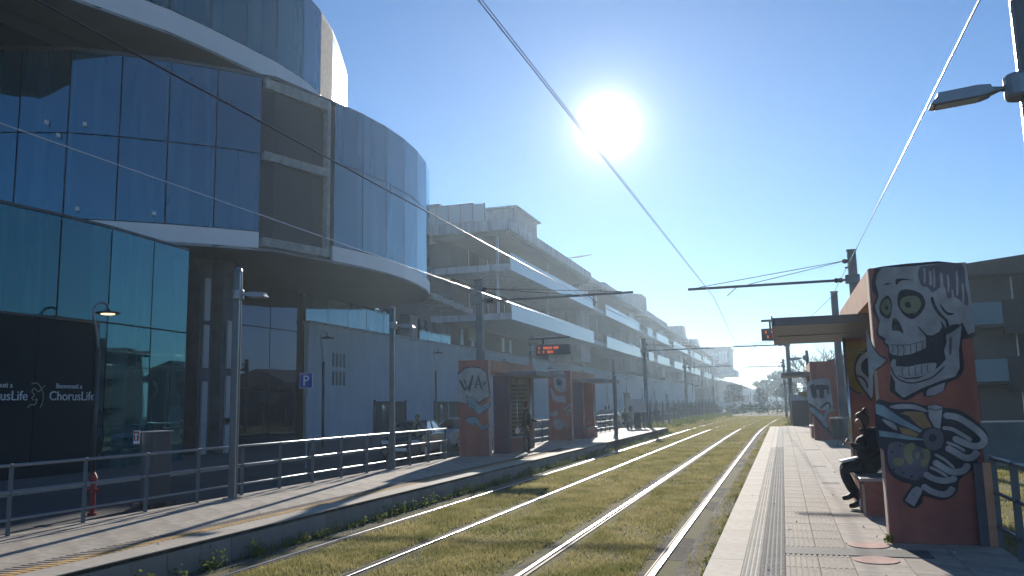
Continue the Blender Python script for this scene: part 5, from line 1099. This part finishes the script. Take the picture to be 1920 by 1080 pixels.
# --- standing person on the left platform
def stander(label, loc, rz, top='jacket_dark', bottom='jeans', H=1.74, arm_fwd=True, hair='hair'):
    k = H / 1.74; t = thing('person', label, 'person', loc); s = Sk()
    pel = s.add((0, 0, .93 * k), (.135, .16)); sp = s.chain(pel, [((0, 0, 1.08 * k), (.125, .15)), ((.0, .01, 1.24 * k), (.14, .185)), ((0, 0, 1.38 * k), (.10, .175))])
    nk = s.chain(sp, [((.01, 0, 1.47 * k), .055)]); hc = (.02, 0, 1.61 * k); look = Vector((1, 0, -.25)); face(s, nk, hc, look)
    for sy in (-1, 1):
        fx = .07 * sy
        s.chain(pel, [((0, sy * .09, .86 * k), .098), ((fx * .5, sy * .10, .66 * k), .080), ((fx, sy * .10, .48 * k), .062), ((fx * .9, sy * .10, .28 * k), .055), ((fx * .6, sy * .10, .09 * k), .040), ((fx * .6 + .08, sy * .11, .045 * k), .042), ((fx * .6 + .16, sy * .12, .04 * k), .032)])
        if sy > 0 and arm_fwd: el, wr, hd = Vector((.10, .27, 1.12 * k)), Vector((.33, .22, 1.06 * k)), (1, 0, -.2)
        else: el, wr, hd = Vector((-.02, sy * .27, 1.12 * k)), Vector((.05, sy * .27, .88 * k)), (.2, 0, -1)
        a_ = s.chain(sp, [((0, sy * .19, 1.36 * k), .075), ((0, sy * .24, 1.25 * k), .064), (el, .055), (el.lerp(wr, .5), .048), (wr, .034)])
        s.hand(a_, wr, hd, (0, 0, 1) if abs(hd[2]) < .9 else (1, 0, 0), .8)
    def pk(c):
        if c.z > 1.47 * k: return 1
        if (c.z < .93 * k and abs(c.y) > .20) or (c.x > .34 and c.z > .9): return 1
        if c.z < .075 * k: return 3
        return 0 if c.z > .84 * k else 2
    skin_mesh('body', s.v, s.e, s.r, (top, 'skin', bottom, 'shoe'), pk, t); head_parts(t, hc, look, hair, False, .104, .02); eyes(t, hc, look)
    j = Sk(); r0 = j.add((0, 0, .74 * k), (.19, .24)); j.chain(r0, [((0, 0, .92 * k), (.185, .24)), ((0, 0, 1.08 * k), (.175, .225)), ((0, 0, 1.25 * k), (.165, .235)), ((0, 0, 1.38 * k), (.125, .20))]); skin_mesh('jacket', j.v, j.e, j.r, (top,), lambda c: 0, t)
    t.rotation_euler.z = rz; return t
stander('person in dark jacket and jeans standing by the left shelter with arrows', (-8.25, 27.0, 0), R(15))
bp_ = sack('shoulder_bag', 'small pale bag hanging at the side of the standing person', (-8.52, 26.82, .66), .09, .22, 'bag_white')
stander('dark figure standing beside the parked teal car behind the left railing', (-13.9, 30.6, GZ), R(60), 'car_dark', 'jeans', 1.78, False)
for i, (x, y, l_) in enumerate(((-11.4, 63, 'far figure walking on the path past the left platform'), (-11.6, 70, 'second far figure farther along the left path'), (-11.2, 78, 'small far figure near the picket fence'))): stander(l_, (x, y, GZ), R(80 + 30 * i), 'jacket_dark', 'jeans', 1.7, False)
# ticket validator and bins
def validator(label, x, y):
    t = thing('ticket_validator', label, 'ticket machine', (x, y, 0)); B('post', 'mast_paint', x - .05, x + .05, y - .05, y + .05, 0, 1.05, t); B('head', 'grey_cab', x - .12, x + .12, y - .09, y + .09, 1.05, 1.45, t, bev=.02); B('display', 'black', x - .08, x + .08, y - .1, y - .09, 1.25, 1.38, t); return t
validator('ticket validator post near the end of the left platform', -9.0, 51.6)
t = thing('notice_panel', 'wide grey notice panel at the far end of the left platform', 'notice panel', (-9.2, 53.3, 0)); B('panel', 'canopy_pale', -9.6, -8.3, 53.3, 53.36, 1.0, 1.85, t); B('post', 'dark_metal', -9.55, -9.47, 53.3, 53.36, 0, 1.0, t); B('post', 'dark_metal', -8.5, -8.42, 53.3, 53.36, 0, 1.0, t); B('lower_panel', 'house_dark', -9.1, -8.7, 53.4, 53.46, 0, 1.0, t)
t = thing('litter_bin', 'grey litter bin by the far right shelter', 'bin', (1.75, 31, 0)); MB().lathe((1.75, 31, .25), [(.17, 0), (.20, .02), (.20, .62), (.17, .66)], 14).build('body', 'grey_cab', t); MB().tube([(1.75, 31.3, 0), (1.75, 31.3, 1.0)], .03, 6).build('post', 'galv', t); B('lid', 'bench_top', 1.52, 1.98, 30.8, 31.2, .93, .97, t)
# short contrail high beyond everything
v0 = Vector((-.2317, 1, .1836)) * 3500
ct = MB().tube([v0 + Vector((-58, 0, -2)), v0 + Vector((0, 0, 0)), v0 + Vector((58, 0, 6))], [1.5, 4.5, 2], 8).build('contrail', 'white'); tag(ct, 'short white contrail in the sky below the sun', 'contrail')
# ================================================================ AIR
hz = MB().box(-720, 720, -90, 1420, GZ - 1.2, 26).build('haze', 'white'); hz['kind'] = 'stuff'
hm = bpy.data.materials.new('air'); hm.use_nodes = True; n = hm.node_tree.nodes; n.clear(); o_ = n.new('ShaderNodeOutputMaterial'); pv = n.new('ShaderNodeVolumePrincipled')
pv.inputs['Color'].default_value = (.66, .84, 1, 1); pv.inputs['Density'].default_value = HAZE; pv.inputs['Anisotropy'].default_value = .68
hm.node_tree.links.new(pv.outputs[0], o_.inputs['Volume']); hz.data.materials.clear(); hz.data.materials.append(hm)
tag(hz, 'thin morning haze filling the air over the whole street', 'haze')
